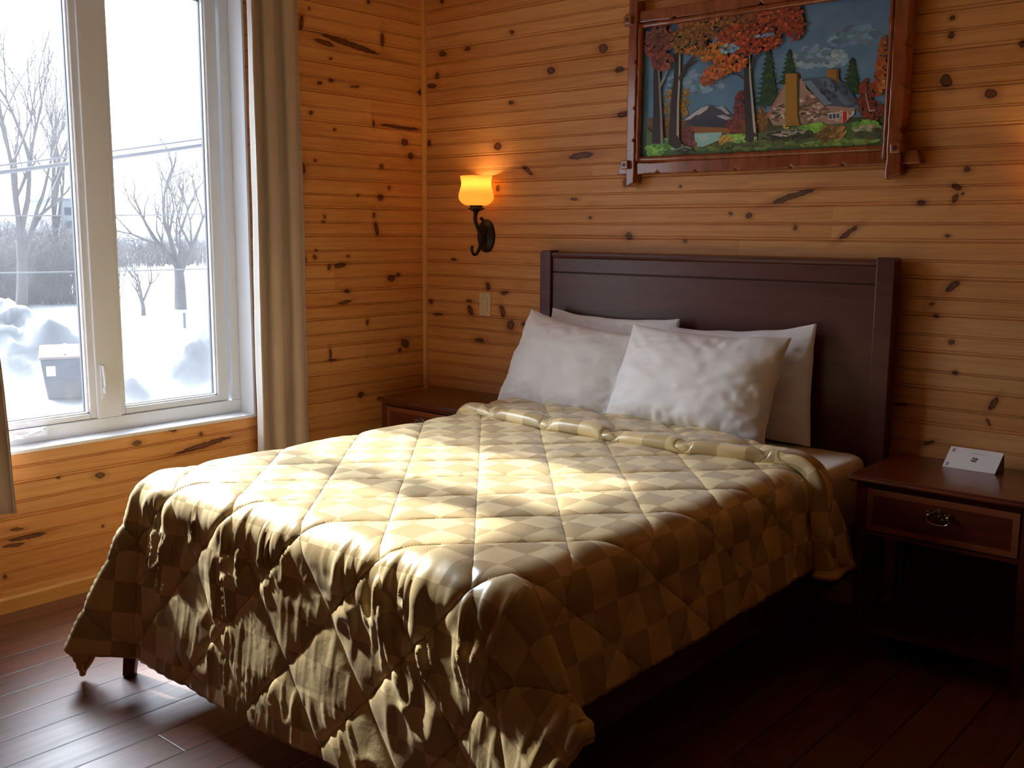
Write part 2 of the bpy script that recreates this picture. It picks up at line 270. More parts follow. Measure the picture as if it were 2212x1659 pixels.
def pine(name, axis, knots, base=(0.76, 0.405, 0.150), dark=(0.57, 0.250, 0.074), seed=0.0):
    """horizontal tongue and groove knotty pine; axis = index of the board direction"""
    k = N(name); co = k.obj(); x, y, z = k.sep(co)[0:3]
    u = (x, y)[axis]
    bi = k.math('FLOOR', k.math('DIVIDE', k.math('SUBTRACT', z, ZJ), PITCH))
    w1 = k.n('ShaderNodeTexWhiteNoise', noise_dimensions='1D'); k.link(k.math('ADD', bi, seed), w1.inputs['W'])
    seg = k.math('FLOOR', k.math('DIVIDE', k.math('ADD', u, k.math('MULTIPLY', w1.outputs[0], 7.0)), 2.6))
    w2 = k.n('ShaderNodeTexWhiteNoise', noise_dimensions='2D'); k.link(k.comb(k.math('ADD', bi, seed), seg, 0.0), w2.inputs['Vector'])
    r = k.sep(w2.outputs['Color'])
    # grain: long streaks plus cathedral bands
    off = k.math('MULTIPLY', r[0], 23.0)
    gv = k.comb(k.math('ADD', k.math('MULTIPLY', u, 1.3), off), k.math('MULTIPLY', z, 46.0), off)
    g1 = k.noise(gv, 1.0, 5, .62, .6)
    wv = k.comb(k.math('ADD', k.math('MULTIPLY', u, .55), off), k.math('ADD', k.math('MULTIPLY', z, 9.0), off), off)
    wn = k.noise(wv, 1.6, 2, .5, .3)
    bands = k.math('SINE', k.math('MULTIPLY', wn, 62.0))
    bands = k.maprange(bands, -1, 1, 0, 1)
    f = k.math('ADD', k.math('MULTIPLY', k.maprange(g1, .3, .7, 0, 1), .55), k.math('MULTIPLY', bands, .30), clamp=True)
    f = k.math('ADD', f, k.math('MULTIPLY', k.math('SUBTRACT', r[1], .5), .55), clamp=True)
    col = k.mix(f, base + (1,), dark + (1,))
    tint = k.mix(k.maprange(r[2], .0, 1, 0, .35), (1, 1, 1, 1), (1.0, .80, .62, 1))
    col = k.mix(1.0, col, tint, blend='MULTIPLY')
    # knots
    p2 = k.comb(u, z, 0.0)
    dn = k.n('ShaderNodeTexNoise'); k.link(p2, dn.inputs['Vector']); dn.inputs['Scale'].default_value = 38; dn.inputs['Detail'].default_value = 2
    p3 = k.n('ShaderNodeVectorMath', operation='MULTIPLY_ADD')
    k.link(k.vmath('SUBTRACT', dn.outputs['Color'], (.5, .5, .5)), p3.inputs[0]); p3.inputs[1].default_value = (.016, .014, 0); k.link(p2, p3.inputs[2])
    d = None
    for (kx, kz, rx, rz, an) in knots:
        mp = k.n('ShaderNodeMapping', vector_type='TEXTURE'); k.link(p3.outputs[0], mp.inputs[0])
        mp.inputs[1].default_value = (kx / 1000, kz / 1000, 0)
        mp.inputs[2].default_value = (0, 0, math.radians(an))
        mp.inputs[3].default_value = (rx / 1000 * 1.05, rz / 1000 * 1.05, 1)
        ln = k.n('ShaderNodeVectorMath', operation='LENGTH'); k.link(mp.outputs[0], ln.inputs[0])
        d = ln.outputs[1] if d is None else k.math('MINIMUM', d, ln.outputs[1])
    if d is None:
        vo = k.n('ShaderNodeTexVoronoi', voronoi_dimensions='2D'); vo.inputs['Scale'].default_value = 1.0
        k.link(k.comb(k.math('MULTIPLY', u, 4.2), k.math('MULTIPLY', z, 4.9), 0.0), vo.inputs['Vector'])
        keep = k.math('GREATER_THAN', k.sep(vo.outputs['Color'])[0], .45)
        d = k.math('ADD', k.math('MULTIPLY', vo.outputs['Distance'], 16.0), k.math('MULTIPLY', keep, 9.0))
    halo = k.maprange(d, .7, 3.0, .60, 0, True)
    col = k.mix(halo, col, (.42, .150, .034, 1))
    kc = k.ramp(d, [(0.0, (.10, .027, .009)), (.35, (.17, .050, .014)), (.60, (.10, .026, .008)), (.85, (.040, .010, .004)), (1.0, (.055, .014, .005))])
    km = k.maprange(d, .85, 1.15, .93, 0, True)
    col = k.mix(km, col, kc)
    nm = k.bump(g1, .12, .002)
    k.bsdf(col, k.maprange(g1, .3, .7, .42, .55), spec=.4, coat=.05, coat_rough=.3, normal=nm)
    return k.m

def wood(name, base, dark, rough=.35, scale=(1.2, 30, 30), coat=.3, coat_rough=.12, spec=.5, bump=.08):
    k = N(name); co = k.obj()
    mp = k.n('ShaderNodeMapping'); k.link(co, mp.inputs[0]); mp.inputs[3].default_value = scale
    g = k.noise(mp.outputs[0], 1.0, 5, .6, .8)
    col = k.mix(k.maprange(g, .3, .7, 0, 1), tuple(base) + (1,), tuple(dark) + (1,))
    k.bsdf(col, rough, spec=spec, coat=coat, coat_rough=coat_rough, normal=k.bump(g, bump, .003))
    return k.m

def floor_mat():
    k = N('dark_laminate'); co = k.obj(); x, y, z = k.sep(co)[0:3]
    PW = .145
    bi = k.math('FLOOR', k.math('DIVIDE', k.math('SUBTRACT', x, .125), PW))
    w1 = k.n('ShaderNodeTexWhiteNoise', noise_dimensions='1D'); k.link(bi, w1.inputs['W'])
    yy = k.math('DIVIDE', k.math('ADD', y, k.math('MULTIPLY', w1.outputs[0], 5.0)), .92)
    sg = k.math('FLOOR', yy)
    w2 = k.n('ShaderNodeTexWhiteNoise', noise_dimensions='2D'); k.link(k.comb(bi, sg, 0.0), w2.inputs['Vector'])
    r = k.sep(w2.outputs['Color'])
    off = k.math('MULTIPLY', r[0], 31.0)
    g = k.noise(k.comb(k.math('MULTIPLY', x, 38.0), k.math('ADD', k.math('MULTIPLY', y, 2.2), off), off), 1.0, 5, .62, .5)
    f = k.math('ADD', k.maprange(g, .3, .7, 0, .75), k.math('MULTIPLY', k.math('SUBTRACT', r[1], .4), .5), clamp=True)
    col = k.mix(f, (.22, .084, .045, 1), (.072, .026, .015, 1))
    # plank seams
    fx = k.math('FRACT', k.math('DIVIDE', k.math('SUBTRACT', x, .125), PW))
    ex = k.math('MULTIPLY', k.math('MINIMUM', fx, k.math('SUBTRACT', 1.0, fx)), PW)
    fy = k.math('FRACT', yy); ey = k.math('MULTIPLY', k.math('MINIMUM', fy, k.math('SUBTRACT', 1.0, fy)), .92)
    e = k.math('MINIMUM', ex, ey)
    seam = k.maprange(e, .0010, .0038, 1, 0, True)
    col = k.mix(seam, col, (.006, .003, .002, 1))
    h = k.math('SUBTRACT', k.math('MULTIPLY', g, .25), k.maprange(e, .0, .004, 1, 0))
    k.bsdf(col, k.maprange(g, .3, .7, .33, .47), spec=.8, coat=.25, coat_rough=.40, normal=k.bump(h, .4, .003))
    return k.m

def cloth_mat(name, color, rough=.8, weave=900, bump=.15, sheen=.2, var=.06):
    k = N(name); co = k.obj()
    f = k.noise(co, 7, 3, .6)
    col = k.mix(f, tuple(c * (1 - var) for c in color) + (1,), tuple(min(1, c * (1 + var)) for c in color) + (1,))
    w = k.noise(co, weave, 2, .7)
    k.bsdf(col, rough, spec=.25, sheen=sheen, normal=k.bump(w, bump, .0012))
    return k.m

def satin_mat():
    k = N('gold_damask_satin')
    uv = k.n('ShaderNodeUVMap').outputs[0]
    pv = k.vmath('ADD', uv, (0.052, 0.05, 0.033))
    ch = k.n('ShaderNodeTexChecker'); k.link(pv, ch.inputs['Vector']); ch.inputs['Scale'].default_value = 10.4
    f = ch.outputs['Fac']
    u = k.sep(uv)
    thr = k.noise(k.comb(k.math('MULTIPLY', u[0], 700.0), k.math('MULTIPLY', u[1], 60.0), 0.0), 1.0, 2, .6)
    thr2 = k.noise(k.comb(k.math('MULTIPLY', u[0], 60.0), k.math('MULTIPLY', u[1], 700.0), 0.0), 1.0, 2, .6)
    light = k.mix(thr, (.76, .595, .30, 1), (.71, .55, .275, 1))
    darkc = k.mix(thr2, (.52, .385, .18, 1), (.48, .35, .16, 1))
    col = k.mix(f, darkc, light)
    pa = k.math('ADD', k.math('DIVIDE', u[0], .31), k.math('DIVIDE', u[1], .345))
    qa = k.math('SUBTRACT', k.math('DIVIDE', u[0], .31), k.math('DIVIDE', u[1], .345))
    def seamd(v, ph):
        fr = k.math('FRACT', k.math('ADD', v, ph)); return k.math('MULTIPLY', k.math('MINIMUM', fr, k.math('SUBTRACT', 1.0, fr)), .23)
    sd = k.math('MINIMUM', seamd(pa, 10.20), seamd(qa, 9.665))
    col = k.mix(k.maprange(sd, .0008, .0022, .75, 0, True), col, (.36, .26, .11, 1))
    wv = k.noise(k.comb(k.math('MULTIPLY', u[0], 26.0), k.math('MULTIPLY', u[1], 26.0), 0.0), 1.0, 3, .6)
    h = k.math('ADD', k.math('MULTIPLY', wv, .8), k.math('MULTIPLY', thr, .12))
    h = k.math('ADD', h, k.maprange(sd, .0, .006, 0, 1.2, True))
    rough = k.mix(f, .27, .33, 'FLOAT')
    k.bsdf(col, rough, spec=.6, sheen=.15, normal=k.bump(h, .30, .005))
    return k.m

def glass_mat():
    k = N('window_glass')
    fr = k.n('ShaderNodeFresnel'); fr.inputs[0].default_value = 1.45
    tr = k.n('ShaderNodeBsdfTransparent'); tr.inputs[0].default_value = (.96, .975, .98, 1)
    gl = k.n('ShaderNodeBsdfGlossy'); gl.inputs[1].default_value = 0.0
    tl = k.n('ShaderNodeBsdfTranslucent'); tl.inputs[0].default_value = (.9, .93, 1, 1)
    dn = k.noise(k.obj(), 3.0, 4, .6)
    m1 = k.n('ShaderNodeMixShader'); k.link(k.maprange(dn, .3, .7, .022, .045), m1.inputs[0]); k.link(tr, m1.inputs[1]); k.link(tl, m1.inputs[2])
    m2 = k.n('ShaderNodeMixShader'); k.link(k.math('MULTIPLY', fr.outputs[0], .8), m2.inputs[0]); k.link(m1, m2.inputs[1]); k.link(gl, m2.inputs[2])
    k.t.links.new(m2.outputs[0], k.out.inputs[0]); return k.m

def shade_mat():
    k = N('amber_glass_shade')
    tr = k.n('ShaderNodeBsdfTransparent'); tr.inputs[0].default_value = (1, .72, .35, 1)
    tl = k.n('ShaderNodeBsdfTranslucent'); tl.inputs[0].default_value = (.80, .60, .30, 1)
    df = k.n('ShaderNodeBsdfPrincipled'); df.inputs['Base Color'].default_value = (.62, .42, .18, 1); df.inputs['Roughness'].default_value = .25
    m1 = k.n('ShaderNodeMixShader'); m1.inputs[0].default_value = .25; k.link(tl, m1.inputs[1]); k.link(df, m1.inputs[2])
    m2 = k.n('ShaderNodeMixShader'); m2.inputs[0].default_value = .06; k.link(m1, m2.inputs[1]); k.link(tr, m2.inputs[2])
    k.t.links.new(m2.outputs[0], k.out.inputs[0]); return k.m

def emit_mat(name, col, s):
    k = N(name); e = k.n('ShaderNodeEmission'); e.inputs[0].default_value = tuple(col) + (1,); e.inputs[1].default_value = s
    k.t.links.new(e.outputs[0], k.out.inputs[0]); return k.m

def attr_mat(name, rough=.6):
    k = N(name); a = k.n('ShaderNodeVertexColor', layer_name='Paint')
    nz = k.noise(k.obj(), 160, 3, .6)
    k.bsdf(a.outputs[0], rough, spec=.4, normal=k.bump(nz, .35, .002)); return k.m

M = {}
M['pine_back'] = pine('knotty_pine_back', 0, KB, seed=3.0)
M['pine_left'] = pine('knotty_pine_left', 1, KL, seed=11.0)
M['pine_plain'] = pine('pine_darkened', 1, [], (.34, .165, .06), (.22, .09, .03), seed=29.0)  # unseen right wall: pine colour darkened to cut the fill light
M['pine_plain_x'] = pine('pine_darkened_rear', 0, [], (.34, .165, .06), (.22, .09, .03), seed=41.0)  # unseen rear wall, same darkening put into the colour against fill
M['pine_trim'] = wood('pine_trim', (.76, .41, .13), (.62, .30, .08), .42, (14, 14, 1.5), .12, .25)
M['pine_base'] = wood('pine_baseboard', (.76, .41, .13), (.62, .29, .075), .42, (14, 1.5, 30), .12, .25)
M['floor'] = floor_mat()
M['ceiling'] = simple('ceiling_paint', (.74, .46, .21), .7)
M['white_frame'] = simple('white_vinyl', (.68, .715, .765), .32, spec=.5)
M['white_jamb'] = simple('white_jamb_paint', (.78, .81, .86), .4)
M['gasket'] = simple('grey_gasket', (.09, .10, .12), .5)
M['glass'] = glass_mat()
M['curtain'] = cloth_mat('taupe_curtain', (.54, .435, .385), .75, 500, .25, .2, .08)
M['curtain_lining'] = cloth_mat('curtain_lining', (.74, .70, .65), .8, 500, .2)
M['metal_dark'] = simple('oil_rubbed_bronze', (.030, .016, .011), .42, metal=.5, spec=.5, bump=.2, bscale=120)
M['shade'] = shade_mat()
M['bulb'] = emit_mat('lamp_bulb_glow', (1.0, .66, .27), 5.0)
M['switch'] = simple('almond_plastic', (.74, .62, .40), .35)
M['mahogany'] = wood('dark_mahogany', (.115, .030, .020), (.070, .017, .012), .36, (2.0, 24, 24), .10, .30, .42)
M['cherry'] = wood('red_cherry', (.13, .022, .008), (.07, .010, .004), .30, (3.0, 26, 26), .5, .14)
M['inlay'] = wood('cherry_inlay', (.30, .085, .030), (.20, .05, .016), .32, (3.0, 40, 40), .4, .15)
M['brass'] = simple('antique_brass', (.45, .36, .22), .22, metal=1.0)
M['frame_log'] = wood('varnished_cedar', (.40, .11, .034), (.22, .050, .016), .24, (22, 22, 5), .6, .10)
M['frame_peg'] = wood('varnished_peg', (.42, .15, .04), (.26, .07, .02), .28, (12, 12, 12), .6, .10)
M['dark_nick'] = simple('bark_nick', (.045, .012, .006), .4)
M['paint'] = attr_mat('oil_paint', .5)
M['satin'] = satin_mat()
M['hem'] = simple('gold_binding', (.58, .40, .16), .42, spec=.5, bump=.2, bscale=200)
M['sheet'] = cloth_mat('white_sheet', (.80, .76, .70), .75, 700, .1)
M['pillow'] = cloth_mat('white_pillowcase', (.86, .865, .885), .7, 700, .1, .1, .02)
M['boxspring'] = cloth_mat('box_spring_cloth', (.55, .50, .47), .85, 500, .1)
M['paper'] = simple('white_card', (.84, .80, .78), .6)
M['ink'] = simple('brown_print', (.10, .06, .05), .6)
M['ink_pale'] = simple('pale_print', (.55, .50, .48), .6)
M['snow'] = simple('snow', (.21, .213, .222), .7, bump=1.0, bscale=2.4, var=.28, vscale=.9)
M['bark'] = simple('grey_bark', (.13, .11, .105), .9, var=.2)
M['twigs'] = simple('grey_twigs', (.135, .115, .11), .9, var=.2)
M['wire'] = simple('wire_grey', (.22, .22, .25), .5)
M['bin_body'] = simple('bin_blue_grey', (.06, .085, .125), .5)
M['bin_lid'] = simple('bin_lid_pinkish', (.36, .25, .23), .5)
M['white_label'] = simple('bin_label', (.85, .87, .9), .5)
M['concrete'] = simple('far_building_wall', (.48, .52, .56), .8)
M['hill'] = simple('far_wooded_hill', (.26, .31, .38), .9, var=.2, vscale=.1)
M['post'] = simple('grey_post', (.12, .12, .14), .7)

# ------------------------------------------------------------------ the room
RX, RY, RZ = 5.8, -6.4, 2.78          # room reaches x 0..RX, y RY..0
def board_profile(z0, z1):
    """(z, depth) polyline of a v-jointed, centre-beaded board wall between z0 and z1"""
    pts = []
    P = [(0, .0065), (.0036, 0), (.0092, 0), (.0110, .0034), (.0128, 0), (.0590, 0), (.0608, .0042), (.0626, 0), (.0660, 0), (.0678, .0042), (.0696, 0), (.1284, 0)]
    j = math.floor((z0 - ZJ) / PITCH) - 1
    while ZJ + j * PITCH < z1 + PITCH:
        for dz, d in P: pts.append((ZJ + j * PITCH + dz, d))
        j += 1
    out = []
    for a, b in zip(pts[:-1], pts[1:]):
        if b[0] <= z0 or a[0] >= z1: continue
        if not out:
            t = max(0, (z0 - a[0]) / (b[0] - a[0])); out.append((max(a[0], z0), a[1] + (b[1] - a[1]) * t))
        if b[0] >= z1:
            t = (z1 - a[0]) / (b[0] - a[0]); out.append((z1, a[1] + (b[1] - a[1]) * t)); break
        out.append(b)
    return out
def board_face(mb, axis, a, b, z0, z1, wallpos, sign):
    """boards running along axis (0=x,1=y) from a to b, on plane wallpos; sign = direction of the room"""
    pr = board_profile(z0, z1); vs = []; fs = []
    for z, d in pr:
        q = wallpos - sign * d
        vs += [(a, q, z), (b, q, z)] if axis == 0 else [(q, a, z), (q, b, z)]
    for i in range(len(pr) - 1): fs.append((2 * i, 2 * i + 1, 2 * i + 3, 2 * i + 2))
    mb.add(vs, fs)

WY0, WY1, WZ0, WZ1 = -2.850, -1.087, .613, 2.50     # window opening in the left wall
mb = MB(); board_face(mb, 0, 0, RX, 0, RZ, 0.0, -1); mb.box(-.2, RX + .2, .006, .16, -.02, RZ)
tag(mb.build('wall_back', M['pine_back'], fix=False), kind='structure')
mb = MB()
for a, b, z0, z1 in ((RY, 0, 0, WZ0), (RY, 0, WZ1, RZ), (WY1, 0, WZ0, WZ1), (RY, WY0, WZ0, WZ1)):
    board_face(mb, 1, a, b, z0, z1, 0.0, 1)
T = -.24
mb.box(T, -.006, RY - .2, .0, -.02, WZ0 - .012); mb.box(T, -.006, RY - .2, .0, WZ1 + .012, RZ)
mb.box(T, -.006, WY1 + .012, .0, WZ0 - .012, WZ1 + .012); mb.box(T, -.006, RY - .2, WY0 - .012, WZ0 - .012, WZ1 + .012)
tag(mb.build('wall_left', M['pine_left'], fix=False), kind='structure')
mb = MB(); board_face(mb, 1, RY, 0, 0, RZ, RX, -1); mb.box(RX + .006, RX + .16, RY - .2, .2, -.02, RZ)
tag(mb.build('wall_right', M['pine_plain'], fix=False), kind='structure')
mb = MB(); board_face(mb, 0, 0, RX, 0, RZ, RY, 1); mb.box(-.2, RX + .2, RY - .16, RY - .006, -.02, RZ)
tag(mb.build('wall_rear', M['pine_plain_x'], fix=False), kind='structure')
tag(MB().box(-.24, RX + .16, RY - .16, .16, -.12, 0).build('floor', M['floor']), kind='structure')
tag(MB().box(-.24, RX + .16, RY - .16, .16, RZ, RZ + .12).build('ceiling', M['ceiling']), kind='structure')
# corner trim: a quarter-round strip
q = [(0, 0), (.019, 0)] + [(.004 + .015 * math.cos(a), -.004 - .015 * math.sin(a)) for a in np.linspace(0, PI / 2, 7)] + [(0, -.019)]
tag(MB().prism(q, 'xy', .07, RZ).build('trim_1', M['pine_trim']), kind='structure')
bp = [(0, 0), (.013, 0), (.013, .052), (.009, .062), (0, .064)]
tag(MB().prism([(x, z) for x, z in bp], 'xz', RY, -.014).build('baseboard_left', M['pine_base']), kind='structure')
tag(MB().prism([(-x, z) for x, z in bp], 'yz', .0, RX).build('baseboard_back', M['pine_base']), kind='structure')

# ---- window
win = empty('window_1', (-.1, (WY0 + WY1) / 2, WZ0), kind='structure')
J = .012
mb = MB()      # jamb lining with the sill
mb.box(-.225, .004, WY0 - J, WY1 + J, WZ0 - .014, WZ0)
mb.box(-.225, .002, WY1, WY1 + J, WZ0, WZ1); mb.box(-.225, .002, WY0 - J, WY0, WZ0, WZ1); mb.box(-.225, .002, WY0 - J, WY1 + J, WZ1, WZ1 + J)
mb.build('jamb_lining', M['white_jamb'], win, bevel=.002)
mb = MB()      # fixed frame and mullion
FX0, FX1 = -.205, -.098
mb.box(FX0, FX1, WY0, WY1, WZ0, WZ0 + .058); mb.box(FX0, FX1, WY0, WY1, WZ1 - .055, WZ1)
mb.box(FX0, FX1, WY1 - .045, WY1, WZ0 + .058, WZ1 - .055); mb.box(FX0, FX1, WY0, WY0 + .045, WZ0 + .058, WZ1 - .055)
mb.box(FX0, FX1, -1.768, -1.664, WZ0 + .058, WZ1 - .055)
mb.build('frame', M['white_frame'], win, bevel=.003)
def sash(y0, y1, z0, z1, gy0, gy1, gz0, gz1):
    s = MB(); a, b = -.165, -.108
    s.box(a, b, y0, gy0, z0, z1); s.box(a, b, gy1, y1, z0, z1); s.box(a, b, gy0, gy1, z0, gz0); s.box(a, b, gy0, gy1, gz1, z1)
    o = s.build('sash', M['white_frame'], win, bevel=.004)
    g = MB(); c, d, w = -.148, -.112, .007    # stepped glazing bead
    g.box(c, d - .006, gy0, gy0 + w, gz0, gz1); g.box(c, d - .006, gy1 - w, gy1, gz0, gz1); g.box(c, d - .006, gy0, gy1, gz0, gz0 + w); g.box(c, d - .006, gy0, gy1, gz1 - w, gz1)
    g.build('glazing_bead', M['white_jamb'], o, bevel=.001)
    k = MB(); c, d = -.150, -.136; e = w + .003
    k.box(c, d, gy0 + w, gy0 + e, gz0 + w, gz1 - w); k.box(c, d, gy1 - e, gy1 - w, gz0 + w, gz1 - w); k.box(c, d, gy0 + w, gy1 - w, gz0 + w, gz0 + e); k.box(c, d, gy0 + w, gy1 - w, gz1 - e, gz1 - w)
    k.build('gasket', M['gasket'], o)
    MB().add([(-.143, gy0 + .004, gz0 + .004), (-.143, gy1 - .004, gz0 + .004), (-.143, gy1 - .004, gz1 - .004), (-.143, gy0 + .004, gz1 - .004)], [(0, 1, 2, 3)]).build('glass_pane', M['glass'], o, fix=False)
    return o
sash(-1.665, -1.140, .672, 2.447, -1.643, -1.196, .700, 2.412)
sash(-2.802, -1.766, .672, 2.447, -2.745, -1.795, .694, 2.412)
mb = MB(); mb.box(-.100, -.092, -1.752, -1.728, .748, .892)
mb.obox((-.083, -1.738, .845), (.016, .015, .090), Matrix.Rotation(math.radians(4), 3, 'X')); mb.box(-.094, -.076, -1.746, -1.732, .775, .800)
mb.build('lock_lever', M['white_frame'], win, bevel=.004)
mb = MB(); mb.prism([(-2.135, .638), (-1.985, .638), (-1.985, .664), (-2.02, .672), (-2.10, .672), (-2.128, .662)], 'yz', -.099, -.078)
mb.tube([(-.074, -2.115, .650), (-.066, -2.09, .648), (-.060, -2.05, .655), (-.058, -2.02, .664)], [.008, .008, .007, .006], 8)
mb.lathe([(.0, .012), (.010, .010), (.011, 0), (.008, -.008), (0, -.010)], (-.056, -2.012, .667), 12)
mb.build('crank_handle', M['white_frame'], win, bevel=.003)

# ---- curtains
def curtain(name, y0, y1, zb, zt, label, folds, amp, phase, flare=0.0, seed=0, sweep=0.0):
    nu, nv = 150, 60
    u = np.linspace(0, 1, nu)[:, None]; v = np.linspace(0, 1, nv)[None, :]
    z = zt + (zb - zt) * v
    y = y0 + (y1 - y0) * u + .012 * np.sin(2 * PI * folds * u * 2 + phase) * np.ones_like(v)
    y = y - sweep * u * np.clip(.80 - v, 0, 1)
    y = y + flare * v ** 3 * (u - .5) + .006 * fbm(u * 4, v * 3, seed)
    x = .085 + amp * np.cos(2 * PI * folds * u + phase + .35 * fbm(u * 3, v * 2, seed + 3)) * (.75 + .35 * v) + .008 * fbm(u * 9, v * 4, seed + 5)
    P = np.stack([x + 0 * v, y, z + 0 * u], -1)
    o = MB().grid(P).build(name, M['curtain'], loc=(.085, (y0 + y1) / 2, zb), smooth=True, fix=False)
    md = o.modifiers.new('thick', 'SOLIDIFY'); md.thickness = .003
    tag(o, label, 'curtain', 'window curtains')
    E = P[:5] + np.array([.0035, 0, 0]) if y0 < y1 else P[:5]
    return o, P
cr, PR = curtain('curtain', -1.118, -.850, .395, 2.62, 'taupe pleated curtain gathered between the window and the room corner', 2.6, .040, .4, .03, 3)
e = PR[:20].copy(); e[..., 0] += .004; e[..., 1] -= .004
eo = MB().grid(e).build('lining_edge', M['curtain_lining'], cr, smooth=True, fix=False); eo['label'] = 'pale lining turned along the curtain edge'
cl, PL = curtain('curtain', -2.74, -2.236, .400, 2.62, 'taupe curtain whose hem corner shows at the lower left of the window', 2.6, .034, 1.2, .05, 9, .10)
e = PL[-9:].copy(); e[..., 0] += .004; e[..., 1] += .003
eo = MB().grid(e).build('lining_edge', M['curtain_lining'], cl, smooth=True, fix=False); eo['label'] = 'pale lining turned along the curtain edge'
rod = empty('curtain_rod', (.085, -1.7, 2.63), 'dark metal rod above the window carrying both curtains', 'curtain rod')
MB().tube([(.085, -3.15, 2.63), (.085, -.70, 2.63)], .012, 16).build('pole', M['metal_dark'], rod, smooth=True, auto=40)
for yy in (-3.10, -.74):
    MB().box(.0, .012, yy - .018, yy + .018, 2.60, 2.68).tube([(.006, yy, 2.63), (.085, yy, 2.63)], .007, 8).build('bracket', M['metal_dark'], rod)

# ------------------------------------------------------------------ bed
bed = empty('bed', (1.67, -1.15, 0), 'dark mahogany bed frame with a broad plain headboard against the back wall', 'bed')
hb0, hb1 = .850, 2.491
def stile(x0, x1, rl, rr):
    o = []
    def arc(cx, cz, r, a0, a1): return [(cx + r * math.cos(a), cz + r * math.sin(a)) for a in np.linspace(a0, a1, 6)]
    o = [(x0, 0), (x1, 0)] + arc(x1 - rr, 1.353 - rr, rr, 0, PI / 2) + arc(x0 + rl, 1.353 - rl, rl, PI / 2, PI)
    return o
sk = []
MB().prism(stile(hb0, .913, .020, .004), 'xz', -.090, -.028).build('headboard_post', M['mahogany'], bed, bevel=.004)
MB().prism(stile(2.422, hb1, .004, .012), 'xz', -.090, -.028).build('headboard_post', M['mahogany'], bed, bevel=.004)
mb = MB()
mb.prism([(-.075, 1.2555), (-.077, 1.2585), (-.077, 1.318), (-.083, 1.324), (-.086, 1.334), (-.083, 1.343), (-.040, 1.344), (-.036, 1.338), (-.036, 1.2555)], 'yz', .913, 2.422)
mb.build('headboard_rail', M['mahogany'], bed, bevel=.0015)
MB().box(.913, 2.422, -.077, -.038, .30, 1.2520).build('headboard_panel', M['mahogany'], bed, bevel=.003)
MB().box(.913, 2.422, -.070, -.042, 1.250, 1.257).build('headboard_groove', M['metal_dark'], bed)
for x0 in (.895, 2.410):
    MB().box(x0, x0 + .03, -2.13, -.09, .19, .30).build('side_rail', M['mahogany'], bed, bevel=.003)
MB().box(.885, 2.44, -2.140, -2.108, .20, .31).build('foot_rail', M['mahogany'], bed, bevel=.003)
for lx in (.856, 2.464):
    MB().tube([(lx, -2.192, 0), (lx, -2.184, .06), (lx + (.02 if lx < 1 else -.02), -2.125, .30)], [.026, .029, .034], 4).build('foot_leg', M['mahogany'], bed, bevel=.004)
for lx in (1.67,):
    MB().box(lx - .03, lx + .03, -1.2, -1.14, 0, .19).build('centre_leg', M['mahogany'], bed, bevel=.003)
for k in range(7):
    yy = -.25 - k * .29
    MB().box(.925, 2.41, yy - .04, yy + .04, .185, .199).build('slat', M['pine_trim'], bed)

def rbox(x0, x1, y0, y1, z0, z1, rc, re, n=8):
    """mattress-like block with rounded corners (rc) and edges (re)"""
    def ring(inset, z):
        P = []
        for cx, cy, a0 in ((x1 - rc, y1 - rc, 0), (x0 + rc, y1 - rc, PI / 2), (x0 + rc, y0 + rc, PI), (x1 - rc, y0 + rc, 1.5 * PI)):
            for a in np.linspace(a0, a0 + PI / 2, n): P.append((cx + (rc - inset) * math.cos(a), cy + (rc - inset) * math.sin(a), z))
        return P
    rings = [ring(re * (1 - math.sin(a)), z0 + re * (1 - math.cos(a))) for a in np.linspace(0, PI / 2, 6)]
    rings += [ring(re * (1 - math.cos(a)), z1 - re * (1 - math.sin(a))) for a in np.linspace(0, PI / 2, 6)]
    m = MB(); nn = len(rings[0]); vs = [p for r in rings for p in r]; fs = []
    for i in range(len(rings) - 1):
        for k in range(nn):
            q = (k + 1) % nn; fs.append((i * nn + k, i * nn + q, (i + 1) * nn + q, (i + 1) * nn + k))
    fs.append(tuple(range(nn - 1, -1, -1))); fs.append(tuple((len(rings) - 1) * nn + k for k in range(nn)))
    return m.add(vs, fs)
tag(rbox(.928, 2.408, -2.120, -.095, .200, .375, .05, .012).build('box_spring', M['boxspring'], loc=(1.67, -1.1, .2), smooth=True), 'pale box spring under the mattress in the bed frame', 'box spring')
mt = rbox(.905, 2.450, -2.105, -.095, .377, .628, .085, .040, 12).build('mattress', M['sheet'], loc=(1.67, -1.1, .377), smooth=True)
tag(mt, 'mattress in a plain fitted sheet, its bare corner showing by the headboard', 'mattress')

